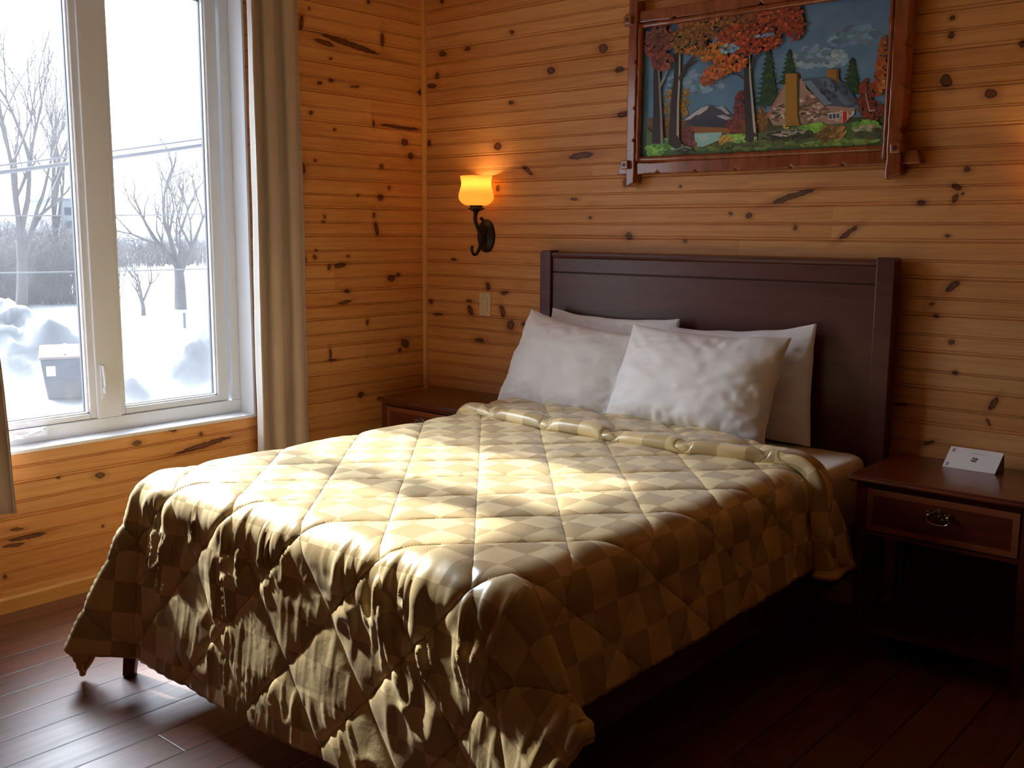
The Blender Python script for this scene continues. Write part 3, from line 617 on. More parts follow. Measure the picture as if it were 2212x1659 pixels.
# ------------------------------------------------------------------ comforter
XA, XB, YF, ZT, RR = .952, 2.385, -2.085, .660, .075
DL, DR, DF, T0 = .350, .352, .604, .60
QA, QB = .31, .345
def hang(e, flare):
    """excess cloth e beyond a rounded edge -> (outward, down)"""
    q = RR * PI / 2
    a = np.clip(e / RR, 0, PI / 2)
    rest = np.clip(e - q, 0, None)
    fl = flare * np.clip(rest / .12, 0, 1)
    c = np.sqrt(np.clip(1 - fl ** 2, 0.2, 1))
    return RR * np.sin(a) + rest * fl, RR * (1 - np.cos(a)) + rest * c
def cloth_base(s, t):
    """cloth coordinates (s along x, t = distance from the head wall) -> point on the bed"""
    exl = np.clip(XA - s, 0, None); exr = np.clip(s - XB, 0, None)
    ex = exl + exr; ey = np.clip(t + YF, 0, None)
    right = (exr > 0)
    sx = np.where(right, 1.0, -1.0)
    cx = np.clip(s, XA, XB); cy = -np.clip(t, 0, -YF)
    corner = (ex > 0) & (ey > 0)
    th = np.arctan2(ey, np.maximum(ex, 1e-9))
    d = np.where(corner, np.hypot(ex, ey), np.maximum(ex, ey))
    flx = .17; fly = .115
    fl = np.where(corner, flx + (fly - flx) * th / (PI / 2), np.where(ey > 0, fly, flx))
    out, down = hang(d, fl)
    nx = np.where(corner, np.cos(th), np.where(ex > 0, 1.0, 0.0)) * sx
    ny = np.where(corner, np.sin(th), np.where(ey > 0, 1.0, 0.0))
    x = cx + nx * out; y = cy - ny * out; z = ZT - down
    # the cone fold that swings out at each foot corner
    tt = np.clip(th / (PI / 2), 0, 1)
    pk = np.where(right, .17, .86)
    w = np.where(tt < pk, tt / pk, (1 - tt) / (1 - pk))
    w = np.where(corner, np.where(right, np.where(tt < pk, np.sin(w * PI / 2) ** 1.5, w ** 1.6), np.where(tt < pk, w ** 2.2, np.sin(w * PI / 2) ** 1.3)), 0)
    dd = np.clip(d - .05, 0, None)
    amp = np.where(right, .60, .33)
    fx = np.where(right, .96, -.72); fy = np.where(right, -.28, -.69)
    h = amp * dd * w
    x = x + fx * h; y = y + fy * h
    z = z + (d - np.sqrt(np.clip(d ** 2 - (amp * d * w) ** 2, 0, None))) * .8
    # soft waves in the hanging cloth
    hl = np.clip(d - .12, 0, None)
    wave = .055 * hl * fbm(s * 2.6, t * 2.6, 5, 2)
    x = x + nx * wave; y = y - ny * wave
    return x, y, z, d
def quilt(s, t):
    p = s / QA + t / QB + .20; q = s / QA - t / QB - .335
    dp = np.abs(p - np.round(p)) * QA * .744; dq = np.abs(q - np.round(q)) * QA * .744
    return np.minimum(dp, dq), (1 - np.exp(-dp / .014)) * (1 - np.exp(-dq / .014))
def normals(P):
    a = np.gradient(P, axis=0); b = np.gradient(P, axis=1)
    n = np.cross(a, b); n /= np.maximum(np.linalg.norm(n, axis=-1, keepdims=True), 1e-9)
    return n
def set_uv(o, S, Tt):
    me = o.data; uv = me.uv_layers.new(name='UVMap')
    li = np.empty(len(me.loops), np.int32); me.loops.foreach_get('vertex_index', li)
    U = np.stack([S.ravel(), Tt.ravel()], -1)[li]
    uv.data.foreach_set('uv', U.ravel().astype(np.float32))
s1 = np.linspace(XA - DL, XB + DR, 420); t1 = np.linspace(T0, -YF + DF, 400)
S, Tt = np.meshgrid(s1, t1, indexing='ij')
x, y, z, d = cloth_base(S, Tt)
P = np.stack([x, y, z], -1)
nrm = normals(P)
if nrm[150, 60, 2] < 0: nrm = -nrm
dl, pf = quilt(S, Tt)
# puckers beside the seams and vertical creases in the hanging foot end
onfoot = np.clip((Tt + YF - .02) / .10, 0, 1) * np.clip((Tt + YF) / .05, 0, 1)
fade = np.clip(1.35 - (Tt + YF) / .50, .35, 1) * np.clip((S - XA + .06) / .10, .12, 1)
warp = .5 * vnoise(S * 4, Tt * 4, 8); vert = (1 - np.abs(vnoise(S * 17 + warp * 3, Tt * 3.6 + warp, 21))) ** 5 + .7 * (1 - np.abs(vnoise(S * 27 + warp * 4, Tt * 5.5, 27))) ** 6
vert2 = fbm(S * 9, Tt * 6.5, 31, 3)
mask = np.clip(.55 + 1.3 * vnoise(S * 5, Tt * 4.5, 77), .12, 1)
crease = (vert * .018 * mask + vert2 * .005) * onfoot * fade * np.clip(pf * 1.7, .15, 1)
topw = (fbm(S * 7, Tt * 9, 41, 3) * .0035 + fbm(S * 26, Tt * 40, 44, 2) * .0012 * np.exp(-dl / .05)) * (1 - onfoot)
sidew = fbm(S * 6, Tt * 9, 51, 2) * .004 * np.clip((np.abs(S - (XA + XB) / 2) - .70) / .1, 0, 1)
P = P + nrm * (pf * .0095 + crease + topw + sidew)[..., None]
comf = MB().grid(P).build('comforter', M['satin'], loc=(1.67, -1.25, .63), smooth=True, fix=False)
tag(comf, 'gold checked satin comforter with diamond quilting spread over the bed', 'comforter')
set_uv(comf, S, Tt)
md = comf.modifiers.new('thick', 'SOLIDIFY'); md.thickness = .012; md.offset = -1
hem_pts = [tuple(p) for p in P[0, ::3]] + [tuple(p) for p in P[::3, -1]] + [tuple(p) for p in P[-1, ::-3]]
hm = MB().tube(hem_pts, [.0095 + .0018 * math.sin(i * 1.7) for i in range(len(hem_pts))], 8).build('hem_binding', M['hem'], comf, smooth=True)
hm['label'] = 'rolled gold binding along the comforter hem'
# folded-back cuff
ns, nw = 240, 64
s2 = np.linspace(XA - DL * .8, XB + DR + .02, ns)
key = [(.030, .012), (-.012, .016), (-.024, .030), (-.018, .048), (.010, .059), (.05, .056), (.16, .047), (.28, .046), (.37, .038), (.405, .018), (.412, -.008), (.40, -.024)]
kp = spline([(a, b, 0) for a, b in key], 6)
idx = np.linspace(0, len(kp) - 1, nw); prof = np.array([[np.interp(i, range(len(kp)), [p[j] for p in kp]) for j in (0, 1)] for i in idx])
S2 = np.repeat(s2[:, None], nw, 1)
tl = .735 - .11 * ((S2 - 1.75) / .95) ** 2 + .010 * vnoise(S2 * 6, S2 * 0 + 3.3, 4)
over = np.clip(S2 - XB - .05, 0, None)
tl = tl + over * .31
width = .90 * np.interp(S2, [0, 2.00, 2.16, 2.30, 2.42, 2.50, 2.75], [1, 1, .72, .44, .32, .38, .62])
T2 = tl - prof[None, :, 0] * width
x, y, z, d2 = cloth_base(S2, T2)
P2 = np.stack([x, y, z], -1); n2 = np.zeros_like(P2)
for i in range(ns):
    a = np.array([x[i], y[i], z[i]])
eps = 1e-3
xa, ya, za, _ = cloth_base(S2 + eps, T2); xb, yb, zb, _ = cloth_base(S2, T2 + eps)
du = np.stack([xa - x, ya - y, za - z], -1); dv = np.stack([xb - x, yb - y, zb - z], -1)
n2 = np.cross(dv, du); n2 /= np.maximum(np.linalg.norm(n2, axis=-1, keepdims=True), 1e-12)
dl2, pf2 = quilt(S2, T2 + .05)
arch = np.clip(prof[None, :, 1] / .045, 0, 1); hang2 = np.clip((S2 - XB) / .08, 0, 1)
hh = prof[None, :, 1] * (1.0 + .16 * vnoise(S2 * 5, T2 * 0 + 1.7, 12)) + (pf2 * .016 - .008) * arch + .003 * fbm(S2 * 14, T2 * 10, 61, 3) * arch
hh = np.where(hh < .006, hh + hang2 * (.008 - hh), hh) + np.clip(over, 0, None) * .10 * arch
P2 = P2 + n2 * hh[..., None]
cuff = MB().grid(P2).build('folded_cuff', M['satin'], comf, smooth=True, fix=False)
set_uv(cuff, S2, T2 + prof[None, :, 1] * 1.2)
hp = [tuple(p) for p in P2[-1, 3:-3:2]]
MB().tube(hp, .0095, 8).build('hem_binding', M['hem'], comf, smooth=True)

# ------------------------------------------------------------------ pillows
def pillow(TL, TR, BR, BL, thick, label, seed, flat_u=1.0, sag=.25):
    TL, TR, BR, BL = [np.array(p, float) for p in (TL, TR, BR, BL)]
    nu, nv = 72, 52
    u = np.linspace(-1, 1, nu)[:, None]; v = np.linspace(-1, 1, nv)[None, :]
    uu = u * (1 - .045 * (1 - v ** 2)); vv = v * (1 - (.075 + .03 * v) * (1 - np.abs(u) ** 2.6)) + .018 * vnoise(u * 3.5 + seed, v * 0 + 1.5, seed) * np.abs(v) ** 3
    a = (uu + 1) / 2; b = (vv + 1) / 2
    mid = (BL * ((1 - a) * (1 - b))[..., None] + BR * (a * (1 - b))[..., None] + TL * ((1 - a) * b)[..., None] + TR * (a * b)[..., None])
    nn = np.cross(TR - BL, TL - BR); nn /= np.linalg.norm(nn)
    if nn[1] > 0: nn = -nn
    ue = np.where(u > 0, u / flat_u, u); ue = np.clip(np.abs(ue), 0, 1)
    prof = (np.clip(1 - ue ** 2.6, 0, 1) * np.clip(1 - np.abs(v) ** 2.5, 0, 1)) ** .56
    prof = prof * (1 - sag * v)
    corner = (np.abs(u) ** 3 * np.abs(v) ** 3)
    rr = np.clip(1 - np.minimum(1 - np.abs(u), 1 - np.abs(v)) / .45, 0, 1)
    wr = fbm(u * 3.2 + seed, v * 3.2, seed, 4) * .011 + rr * np.abs(fbm(u * 7 + 3 * seed, v * 7, seed + 4, 3)) * -.024
    dia = vnoise((u + v) * 7, (u - v) * 1.6, seed + 9) * .009 * rr
    F = mid + nn * (thick * prof * .55 + .003 + (wr + dia) * np.clip(prof * 1.6, 0, 1))[..., None]
    B = mid - nn * (thick * prof * .45 + .003)[..., None]
    F = F + (nn * (.012 * vnoise(u * 3, v * 3, seed + 2) * rr)[..., None]); B = B + (nn * (.012 * vnoise(u * 3, v * 3, seed + 2) * rr)[..., None])
    m = MB(); m.grid(F); n0 = len(m.v); m.grid(B[:, ::-1])
    def fi(i, j): return i * nv + j
    def bi(i, j): return n0 + i * nv + (nv - 1 - j)
    rim = [(i, 0) for i in range(nu)] + [(nu - 1, j) for j in range(1, nv)] + [(i, nv - 1) for i in range(nu - 2, -1, -1)] + [(0, j) for j in range(nv - 2, 0, -1)]
    for k in range(len(rim)):
        p, q = rim[k], rim[(k + 1) % len(rim)]
        m.f.append((fi(*p), bi(*p), bi(*q), fi(*q))); m.m.append(0)
    base = (BL + BR) / 2
    o = m.build('pillow', M['pillow'], loc=base, smooth=True)
    tag(o, label, 'pillow', 'pillows against the headboard')
    seam = [tuple((F[i, j] + B[i, j]) / 2) for i, j in rim] 
    MB().tube(seam + seam[:1], .0028, 6, caps=False).build('seam', M['pillow'], o, smooth=True)
    return o
pillow((.958, -.128, 1.092), (1.632, -.128, 1.082), (1.60, -.150, .634), (.92, -.150, .634), .075, 'white pillow at the back on the window side, mostly hidden', 2)
pillow((1.600, -.128, 1.046), (2.222, -.128, 1.100), (2.238, -.165, .640), (1.60, -.150, .634), .085, 'white pillow at the back whose side edge shows above the bare mattress corner', 5)
pillow((.905, -.225, 1.092), (1.555, -.215, 1.012), (1.475, -.335, .640), (.795, -.330, .650), .175, 'white front pillow on the window side, its upper corner pointing up', 7)
pillow((1.490, -.265, 1.068), (2.165, -.225, 1.053), (2.150, -.365, .642), (1.425, -.385, .655), .185, 'white front pillow overlapping its neighbour, in the middle of the bed', 11, 1.0)

# ------------------------------------------------------------------ nightstands
def nightstand(x0, x1, label, knob=True):
    y1, y0 = -.022, -.470; zt = .634
    cx = (x0 + x1) / 2
    r = empty('nightstand', (cx, (y0 + y1) / 2, 0), label, 'nightstand', 'bedside nightstands')
    tp = [(y0, .612), (y0 - .004, .616), (y0 - .004, .621), (y0 + .001, .626), (y0 + .003, zt - .001), (y0 + .005, zt), (y1, zt), (y1, .612)]
    MB().prism([(a, b) for a, b in tp], 'yz', x0, x1).build('top', M['cherry'], r, bevel=.002)
    bx0, bx1 = x0 + .022, x1 - .022
    mb = MB(); yb = y0 + .014
    mb.box(bx0 + .035, bx1 - .035, yb, yb + .018, .598, .612); mb.box(bx0 + .035, bx1 - .035, yb, yb + .018, .432, .446)
    mb.box(bx0, bx0 + .018, yb + .035, y1 - .03, .432, .612); mb.box(bx1 - .018, bx1, yb + .035, y1 - .03, .432, .612)
    mb.box(bx0 + .035, bx1 - .035, y1 - .02, y1 - .005, .09, .612); mb.box(bx0 + .02, bx1 - .02, yb + .01, y1 - .02, .09, .105); mb.box(bx0 + .018, bx1 - .018, yb + .02, y1 - .02, .432, .440)  # full-height back panel and shelf added to darken the space below the drawer
    mb.build('case', M['cherry'], r, bevel=.0015)
    for lx in (bx0, bx1 - .036):
        for ly in (yb - .002, y1 - .038):
            m = MB(); m.add([(lx + a, ly + b, z) for z, k in ((0, .006), (.43, 0), (.612, 0)) for a, b in ((k, k), (.036 - k, k), (.036 - k, .036 - k), (k, .036 - k))],
                            [(3, 2, 1, 0)] + [(4 * i + q, 4 * i + (q + 1) % 4, 4 * i + 4 + (q + 1) % 4, 4 * i + 4 + q) for i in (0, 1) for q in range(4)] + [(8, 9, 10, 11)])
            m.build('leg', M['cherry'], r, bevel=.002)
    d0, d1, dz0, dz1 = bx0 + .038, bx1 - .038, .449, .595
    dw = MB().box(d0, d1, yb - .004, yb + .016, dz0, dz1)
    dw.box(d0 + .01, d1 - .01, yb + .016, y1 - .06, .452, .58)
    dr = dw.build('drawer', M['cherry'], r, bevel=.0015)
    yf = yb - .0045; w = .022; m = MB()
    for a, b, c, d in ((d0 + .002, d1 - .002, dz1 - w, dz1 - .002), (d0 + .002, d1 - .002, dz0 + .002, dz0 + w), (d0 + .002, d0 + w, dz0 + w, dz1 - w), (d1 - w, d1 - .002, dz0 + w, dz1 - w)):
        m.box(a, b, yf, yf + .003, c, d)
    io = m.build('inlay_border', M['inlay'], dr); io['label'] = 'lighter red inlay band framing the drawer front'
    # batwing pull: plate, posts and bail
    hc = (cx, .538); h = .5
    wing = [(-.043, .006), (-.047, .014), (-.038, .020), (-.030, .013), (-.022, .016), (-.012, .024), (0, .031), (.012, .024), (.022, .016), (.030, .013), (.038, .020), (.047, .014), (.043, .006), (.049, -.002), (.040, -.012), (.030, -.008), (.022, -.016), (.010, -.014), (0, -.022), (-.010, -.014), (-.022, -.016), (-.030, -.008), (-.040, -.012), (-.049, -.002)]
    m = MB().prism([(hc[0] + a * .9, hc[1] + b * .9) for a, b in wing], 'xz', yf - .0035, yf)
    hd = m.build('drawer_pull', M['brass'], dr, bevel=.001)
    m = MB()
    for sx in (-1, 1):
        m.tube([(hc[0] + sx * .030, yf, hc[1] + .004), (hc[0] + sx * .030, yf - .018, hc[1] + .004)], [.005, .006], 10)
    bail = spline([(hc[0] - .030, yf - .014, hc[1] + .004), (hc[0] - .034, yf - .017, hc[1] - .010), (hc[0] - .024, yf - .018, hc[1] - .021), (hc[0], yf - .018, hc[1] - .024), (hc[0] + .024, yf - .018, hc[1] - .021), (hc[0] + .034, yf - .017, hc[1] - .010), (hc[0] + .030, yf - .014, hc[1] + .004)], 6)
    m.tube(bail, [.003] * len(bail), 8)
    for a, b in ((-.02, .010), (.02, .010), (0, .018), (-.012, -.006), (.012, -.006), (0, .004)):
        m.lathe([(0, .0025), (.003, .0018), (.004, 0), (0, 0)], (hc[0] + a, yf - .0045, hc[1] + b), 8)
    m.build('bail', M['brass'], hd, smooth=True)
    return r
nightstand(.138, .740, 'red cherry nightstand in the room corner, half hidden behind the bed')
nightstand(2.520, 3.118, 'red cherry nightstand beside the headboard with a white card on top')

# ---- tent card on the right nightstand
b0 = Vector((2.716, -.140, .6345)); bx = Vector((.174, -.002, 0)); up = Vector((.012, .046, .066)); back = Vector((.010, .074, 0))
card = empty('tent_card', b0 + bx * .5, 'small folded white card with brown emblems standing on the nightstand', 'card')
def slab(p, a, b, n, th):
    n = n.normalized() * th
    v = [p, p + a, p + a + b, p + b]; v = v + [q + n for q in v]
    return [tuple(q) for q in v], [(3, 2, 1, 0), (4, 5, 6, 7), (0, 1, 5, 4), (1, 2, 6, 5), (2, 3, 7, 6), (3, 0, 4, 7)]
nf = bx.cross(up)
mb = MB(); mb.add(*slab(b0, bx, up, -nf, .0006)); mb.add(*slab(b0 + back, bx, up - back, nf, .0006))
co = mb.build('folded_sheet', M['paper'], card)
def mark(u0, u1, v0, v1, mat, name='printed_mark'):
    p = b0 + bx * u0 + up * v0 + nf.normalized() * .0004
    m = MB(); m.add(*slab(p, bx * (u1 - u0), up * (v1 - v0), nf, .0002)); return m
nfn = nf.normalized()
if nfn.y > 0: nfn = -nfn; nf = -nf
def emb(uc, vc, su, sv):
    m = MB()
    def q(u0, u1, v0, v1): m.add(*slab(b0 + bx * (uc + u0 * su) + up * (vc + v0 * sv) + nfn * .0004, bx * ((u1 - u0) * su), up * ((v1 - v0) * sv), nfn, .0002))
    q(-.5, .5, -.5, -.36); q(-.5, .5, .36, .5); q(-.5, -.38, -.36, .36); q(.38, .5, -.36, .36); q(-.22, .0, -.2, .2); q(.0, .24, .02, .2); q(.06, .2, -.24, -.06)
    return m
emb(.085, .84, .055, .15).build('corner_emblem', M['ink'], co); emb(.072, .16, .055, .15).build('corner_emblem', M['ink'], co)
m = MB()
for u0, u1, v0, v1 in ((.49, .58, .40, .47), (.50, .59, .49, .53), (.49, .52, .53, .62), (.535, .585, .53, .60), (.47, .49, .44, .50)):
    m.add(*slab(b0 + bx * u0 + up * v0 + nfn * .0004, bx * (u1 - u0), up * (v1 - v0), nfn, .0002))
m.build('centre_emblem', M['ink'], co)
m = MB()
for k in range(14):
    u0 = .40 + k * .026
    m.add(*slab(b0 + bx * u0 + up * (.77 + .015 * (k % 3)) + nfn * .0004, bx * .016, up * .035, nfn, .0002))
m.build('faint_script_line', M['ink_pale'], co)

# ------------------------------------------------------------------ wall lamps
def sconce(dx, label):
    X = .446 + dx
    r = empty('wall_sconce', (X, 0, 1.41), label, 'wall lamp', 'bedside wall sconces')
    vs = []; m = MB()
    for ins, yy in ((0, 0), (0, -.008), (.004, -.013), (.016, -.016), (.020, -.021), (.034, -.026)):
        vs.append([(X - .010 + (.056 - ins) * math.cos(a), yy, 1.414 + (.081 - ins) * math.sin(a)) for a in np.linspace(0, 2 * PI, 40, endpoint=False)])
    n = 40; fl = [p for q in vs for p in q]
    fs = [(i * n + k, i * n + (k + 1) % n, (i + 1) * n + (k + 1) % n, (i + 1) * n + k) for i in range(5) for k in range(n)] + [tuple(5 * n + k for k in range(n))]
    m.add(fl, fs).build('back_plate', M['metal_dark'], r, smooth=True, auto=40)
    arm = spline([(X, -.088, 1.535), (X, -.094, 1.510), (X, -.094, 1.487), (X, -.076, 1.452), (X, -.056, 1.420), (X, -.052, 1.392), (X, -.066, 1.352), (X, -.084, 1.330), (X, -.100, 1.324), (X, -.114, 1.334), (X, -.119, 1.352), (X, -.116, 1.366)], 7)
    na = len(arm); m = MB()
    m.tube(arm, [float(np.interp(i / na, (0, .2, .5, .8, 1), (.011, .0095, .0085, .0068, .0075))) for i in range(na)], 10)
    leaf = spline([(X, -.062, 1.44), (X, -.046, 1.470), (X, -.040, 1.490), (X, -.050, 1.500), (X, -.060, 1.492)], 6)
    m.tube(leaf, [.006] * (len(leaf) - 3) + [.005, .004, .003], 8)
    m.tube([(X, -.015, 1.40), (X, -.056, 1.408)], [.012, .009], 12)
    m.build('arm', M['metal_dark'], r, smooth=True)
    c = (X, -.088, 0)
    MB().lathe([(.0, 1.522), (.010, 1.524), (.016, 1.532), (.034, 1.541), (.042, 1.5445), (.042, 1.548), (.031, 1.550), (.031, 1.562), (.0, 1.562)], c, 32).build('cup', M['metal_dark'], r, smooth=True, auto=35)
    prof = [(.046, 1.560), (.062, 1.566), (.077, 1.579), (.0855, 1.597), (.085, 1.614), (.079, 1.634), (.0735, 1.652), (.0725, 1.668), (.0755, 1.686), (.0795, 1.700)]
    pp = spline([(a, b, 0) for a, b in prof], 4)
    pr = [(p.x, p.y) for p in pp]
    so = MB().lathe(pr, c, 48).build('shade', M['shade'], r, smooth=True)
    md = so.modifiers.new('thick', 'SOLIDIFY'); md.thickness = .003
    so['label'] = 'glowing amber glass tulip shade'
    MB().lathe([(0, 1.562), (.011, 1.563), (.011, 1.595), (.0, 1.596)], c, 16).build('lamp_holder', M['metal_dark'], r, smooth=True, auto=40)
    MB().lathe([(0, 1.676), (.008, 1.673), (.014, 1.660), (.0155, 1.645), (.0125, 1.622), (.009, 1.597)], c, 16).build('bulb', M['bulb'], r, smooth=True)
    L = bpy.data.lights.new('sconce_lamp', 'POINT'); L.energy = 1.5; L.color = (1.0, .60, .24); L.shadow_soft_size = .020
    lo = bpy.data.objects.new('sconce_lamp', L); COL.objects.link(lo); place(lo, (X, -.088, 1.662), r)
    return r
sconce(0, 'lit bronze wall sconce with amber tulip shade between corner and headboard')
sconce(2.585, 'lit bronze wall sconce above the nightstand that carries the card')

# ---- switch
sw = empty('light_switch', (.4285, 0, 1.076), 'almond rocker light switch on the pine wall below the sconce', 'light switch')
MB().box(.390, .467, -.006, 0, 1.018, 1.134).build('wall_plate', M['switch'], sw, bevel=.003)
MB().prism([(-.0055, 1.043), (-.0085, 1.043), (-.0065, 1.076), (-.0100, 1.109), (-.0055, 1.109)], 'yz', .412, .445).build('rocker', M['switch'], sw, bevel=.001)
m = MB()
for zz in (1.031, 1.121): m.lathe([(0, 0), (.003, 0), (.003, .0)], (.4285, -.0066, zz), 8)
for zz in (1.031, 1.121): MB().box(.4265, .4305, -.0068, -.0055, zz - .002, zz + .002).build('screw', M['switch'], sw)

# ------------------------------------------------------------------ painting in its rustic frame
pic = empty('framed_painting', (1.888, -.03, 1.68), 'oil painting of an autumn log cabin in a rustic notched wooden frame', 'painting')
def painting():
    m = MB(); cols = []
    cnt = [0]
    OX, OZ, OY = 1.370, 1.750, -.0300
    def face(pts, c):
        y = OY - cnt[0] * 4e-6; cnt[0] += 1
        n = len(m.v)
        for u, v in pts:
            u = min(max(u, -28), 1062); v = min(max(v, -16), 552)
            m.v.append((OX + u / 1000, y, OZ + v / 1000))
        m.f.append(tuple(range(n, n + len(pts)))); m.m.append(0); cols.append(c)
    def alb(c):
        l = lin(c); return (min(.85, l[0] * 2.4), min(.85, l[1] * 3.0), min(.85, l[2] * 4.0))
    nx, nz = 54, 28
    for i in range(nx):
        for j in range(nz):
            u0, u1 = -28 + 1090 * i / nx, -28 + 1090 * (i + 1) / nx; v0, v1 = -16 + 568 * j / nz, -16 + 568 * (j + 1) / nz
            h = j / nz; q = noise.noise(Vector((i * .16, j * .22, 3.1))) + .5 * noise.noise(Vector((i * .4, j * .5, 8)))
            t = max(0, min(1, .5 + .7 * q))
            a = [(66, 88, 104), (92, 110, 120)]; c = [a[0][k] * (1 - t * .55) + a[1][k] * t * .55 for k in range(3)]
            c = [c[0] * (.92 + .12 * h), c[1] * (1.02 - .03 * h), c[2] * 1.0]
            n = len(m.v); y = OY
            m.v += [(OX + a_ / 1000, y, OZ + b_ / 1000) for a_, b_ in ((u0, v0), (u1, v0), (u1, v1), (u0, v1))]
            m.f.append((n, n + 1, n + 2, n + 3)); m.m.append(0); cols.append(alb(c))
    cnt[0] = 50
    R = random.Random(5)
    for it in PAINT:
        if it[0] == 'P': face(it[2], alb(it[1])); continue
        _, c, cx, cy, rx, ry, n, s, asp, ang = it
        for _k in range(n):
            a = R.uniform(0, 2 * PI); q = math.sqrt(R.random()); u = cx + rx * q * math.cos(a); v = cy + ry * q * math.sin(a)
            if not (-22 < u < 1055 and -10 < v < 546): continue
            j = R.uniform(.78, 1.22); cc = [min(255, max(0, k * j + R.uniform(-7, 7))) for k in c]
            th = math.radians(ang) + R.uniform(-.5, .5); ss = s * R.uniform(1.1, 2.2)
            pts = []
            for k in range(6):
                b = 2 * PI * k / 6 + R.uniform(-.25, .25); ex = ss * asp * .5 * math.cos(b) * R.uniform(.8, 1.15); ey = ss * .5 * math.sin(b) * R.uniform(.8, 1.15)
                pts.append((u + ex * math.cos(th) - ey * math.sin(th), v + ex * math.sin(th) + ey * math.cos(th)))
            face(pts, alb(cc))
    o = m.build('canvas', M['paint'], pic, fix=False)
    me = o.data; ca = me.color_attributes.new('Paint', 'FLOAT_COLOR', 'CORNER')
    buf = np.ones((len(me.loops), 4), np.float32); li = 0
    for p, c in zip(me.polygons, cols):
        buf[li:li + p.loop_total, :3] = c; li += p.loop_total
    ca.data.foreach_set('color', buf.ravel())
    return o
painting()
MB().box(1.345, 2.43, -.0296, -.012, 1.735, 2.315).build('stretcher', M['pine_trim'], pic)
RN = random.Random(3)
def log(kind, a0, a1, c0, c1, y0, y1, nicks, ends=.018):
    """flat-hewn log as an outline with bark nicks; kind 'h' along x (c=z) or 'v' along z (c=x)"""
    top = []; bot = []
    n = 22
    for i in range(n + 1):
        a = a0 + (a1 - a0) * i / n; e = .0022
        top.append((a, c1 + RN.uniform(-e, e))); bot.append((a, c0 + RN.uniform(-e, e)))
    top[0] = (a0 + ends, c1); top[-1] = (a1 - ends, c1)
    def cut(edge, s):
        out = []
        for (a, c) in edge:
            out.append((a, c))
        for f in nicks:
            a = a0 + (a1 - a0) * f
            out = [p for p in out if abs(p[0] - a) > .012]
            cc = np.interp(a, [p[0] for p in edge], [p[1] for p in edge])
            out += [(a - .011, cc), (a, cc + s * .011), (a + .011, cc)]
            out.sort()
        return out
    bot = cut(bot, 1) if kind == 'h' else bot
    top = cut(top, -1) if kind == 'v' else top
    o = bot + top[::-1]
    if kind == 'h': return MB().prism(o, 'xz', y0, y1)
    return MB().prism([(c, a) for a, c in o], 'xz', y0, y1)
log('h', 1.243, 2.545, 1.683, 1.731, -.052, -.006, (.16, .30, .44, .62, .78)).build('frame_rail', M['frame_log'], pic, bevel=.005, bseg=3)
log('h', 1.255, 2.545, 2.302, 2.350, -.052, -.006, (.2, .5, .7)).build('frame_rail', M['frame_log'], pic, bevel=.005, bseg=3)
log('v', 1.628, 2.412, 1.300, 1.343, -.066, -.006, (.25, .42, .66)).build('frame_stile', M['frame_log'], pic, bevel=.005, bseg=3)
log('v', 1.628, 2.412, 2.425, 2.478, -.066, -.006, (.22, .42, .6)).build('frame_stile', M['frame_log'], pic, bevel=.005, bseg=3)
def strip(p0, p1, r):
    n = 26; P0 = Vector(p0); P1 = Vector(p1)
    pts = [P0.lerp(P1, i / n) + Vector((RN.uniform(-1, 1), RN.uniform(-1, 1), RN.uniform(-1, 1))) * .0010 for i in range(n + 1)]
    return MB().tube(pts, [r * RN.uniform(.88, 1.12) for _ in pts], 10)
strip((1.335, -.046, 1.742), (2.436, -.046, 1.742), .0125).build('inner_moulding', M['frame_log'], pic, smooth=True)
strip((1.335, -.046, 2.291), (2.436, -.046, 2.291), .0125).build('inner_moulding', M['frame_log'], pic, smooth=True)
strip((1.352, -.050, 1.735), (1.352, -.050, 2.300), .0125).build('inner_moulding', M['frame_log'], pic, smooth=True)
strip((2.414, -.050, 1.700), (2.414, -.050, 2.300), .0125).build('inner_moulding', M['frame_log'], pic, smooth=True)
for px, pz in ((1.304, 1.722), (2.462, 1.738), (1.304, 2.318), (2.462, 2.318)):
    rot = Matrix.Rotation(math.radians(RN.uniform(-8, 8)), 3, 'Y')
    pg = MB(); pg.obox((px, -.060, pz), (.036, .050, .036), rot)
    pg = pg.build('corner_peg', M['frame_peg'], pic, bevel=.004)
    MB().lathe([(0, .0), (.009, .0), (.010, .002), (0, .002)], (0, 0, 0), 12)
    k = MB(); k.add([(px + .009 * math.cos(a), -.0855, pz + .008 * math.sin(a)) for a in np.linspace(0, 2 * PI, 12, endpoint=False)] + [(px + .009 * math.cos(a), -.0835, pz + .008 * math.sin(a)) for a in np.linspace(0, 2 * PI, 12, endpoint=False)], [tuple(range(12))] + [(i, (i + 1) % 12, 12 + (i + 1) % 12, 12 + i) for i in range(12)])
    k.build('peg_end', M['dark_nick'], pg)

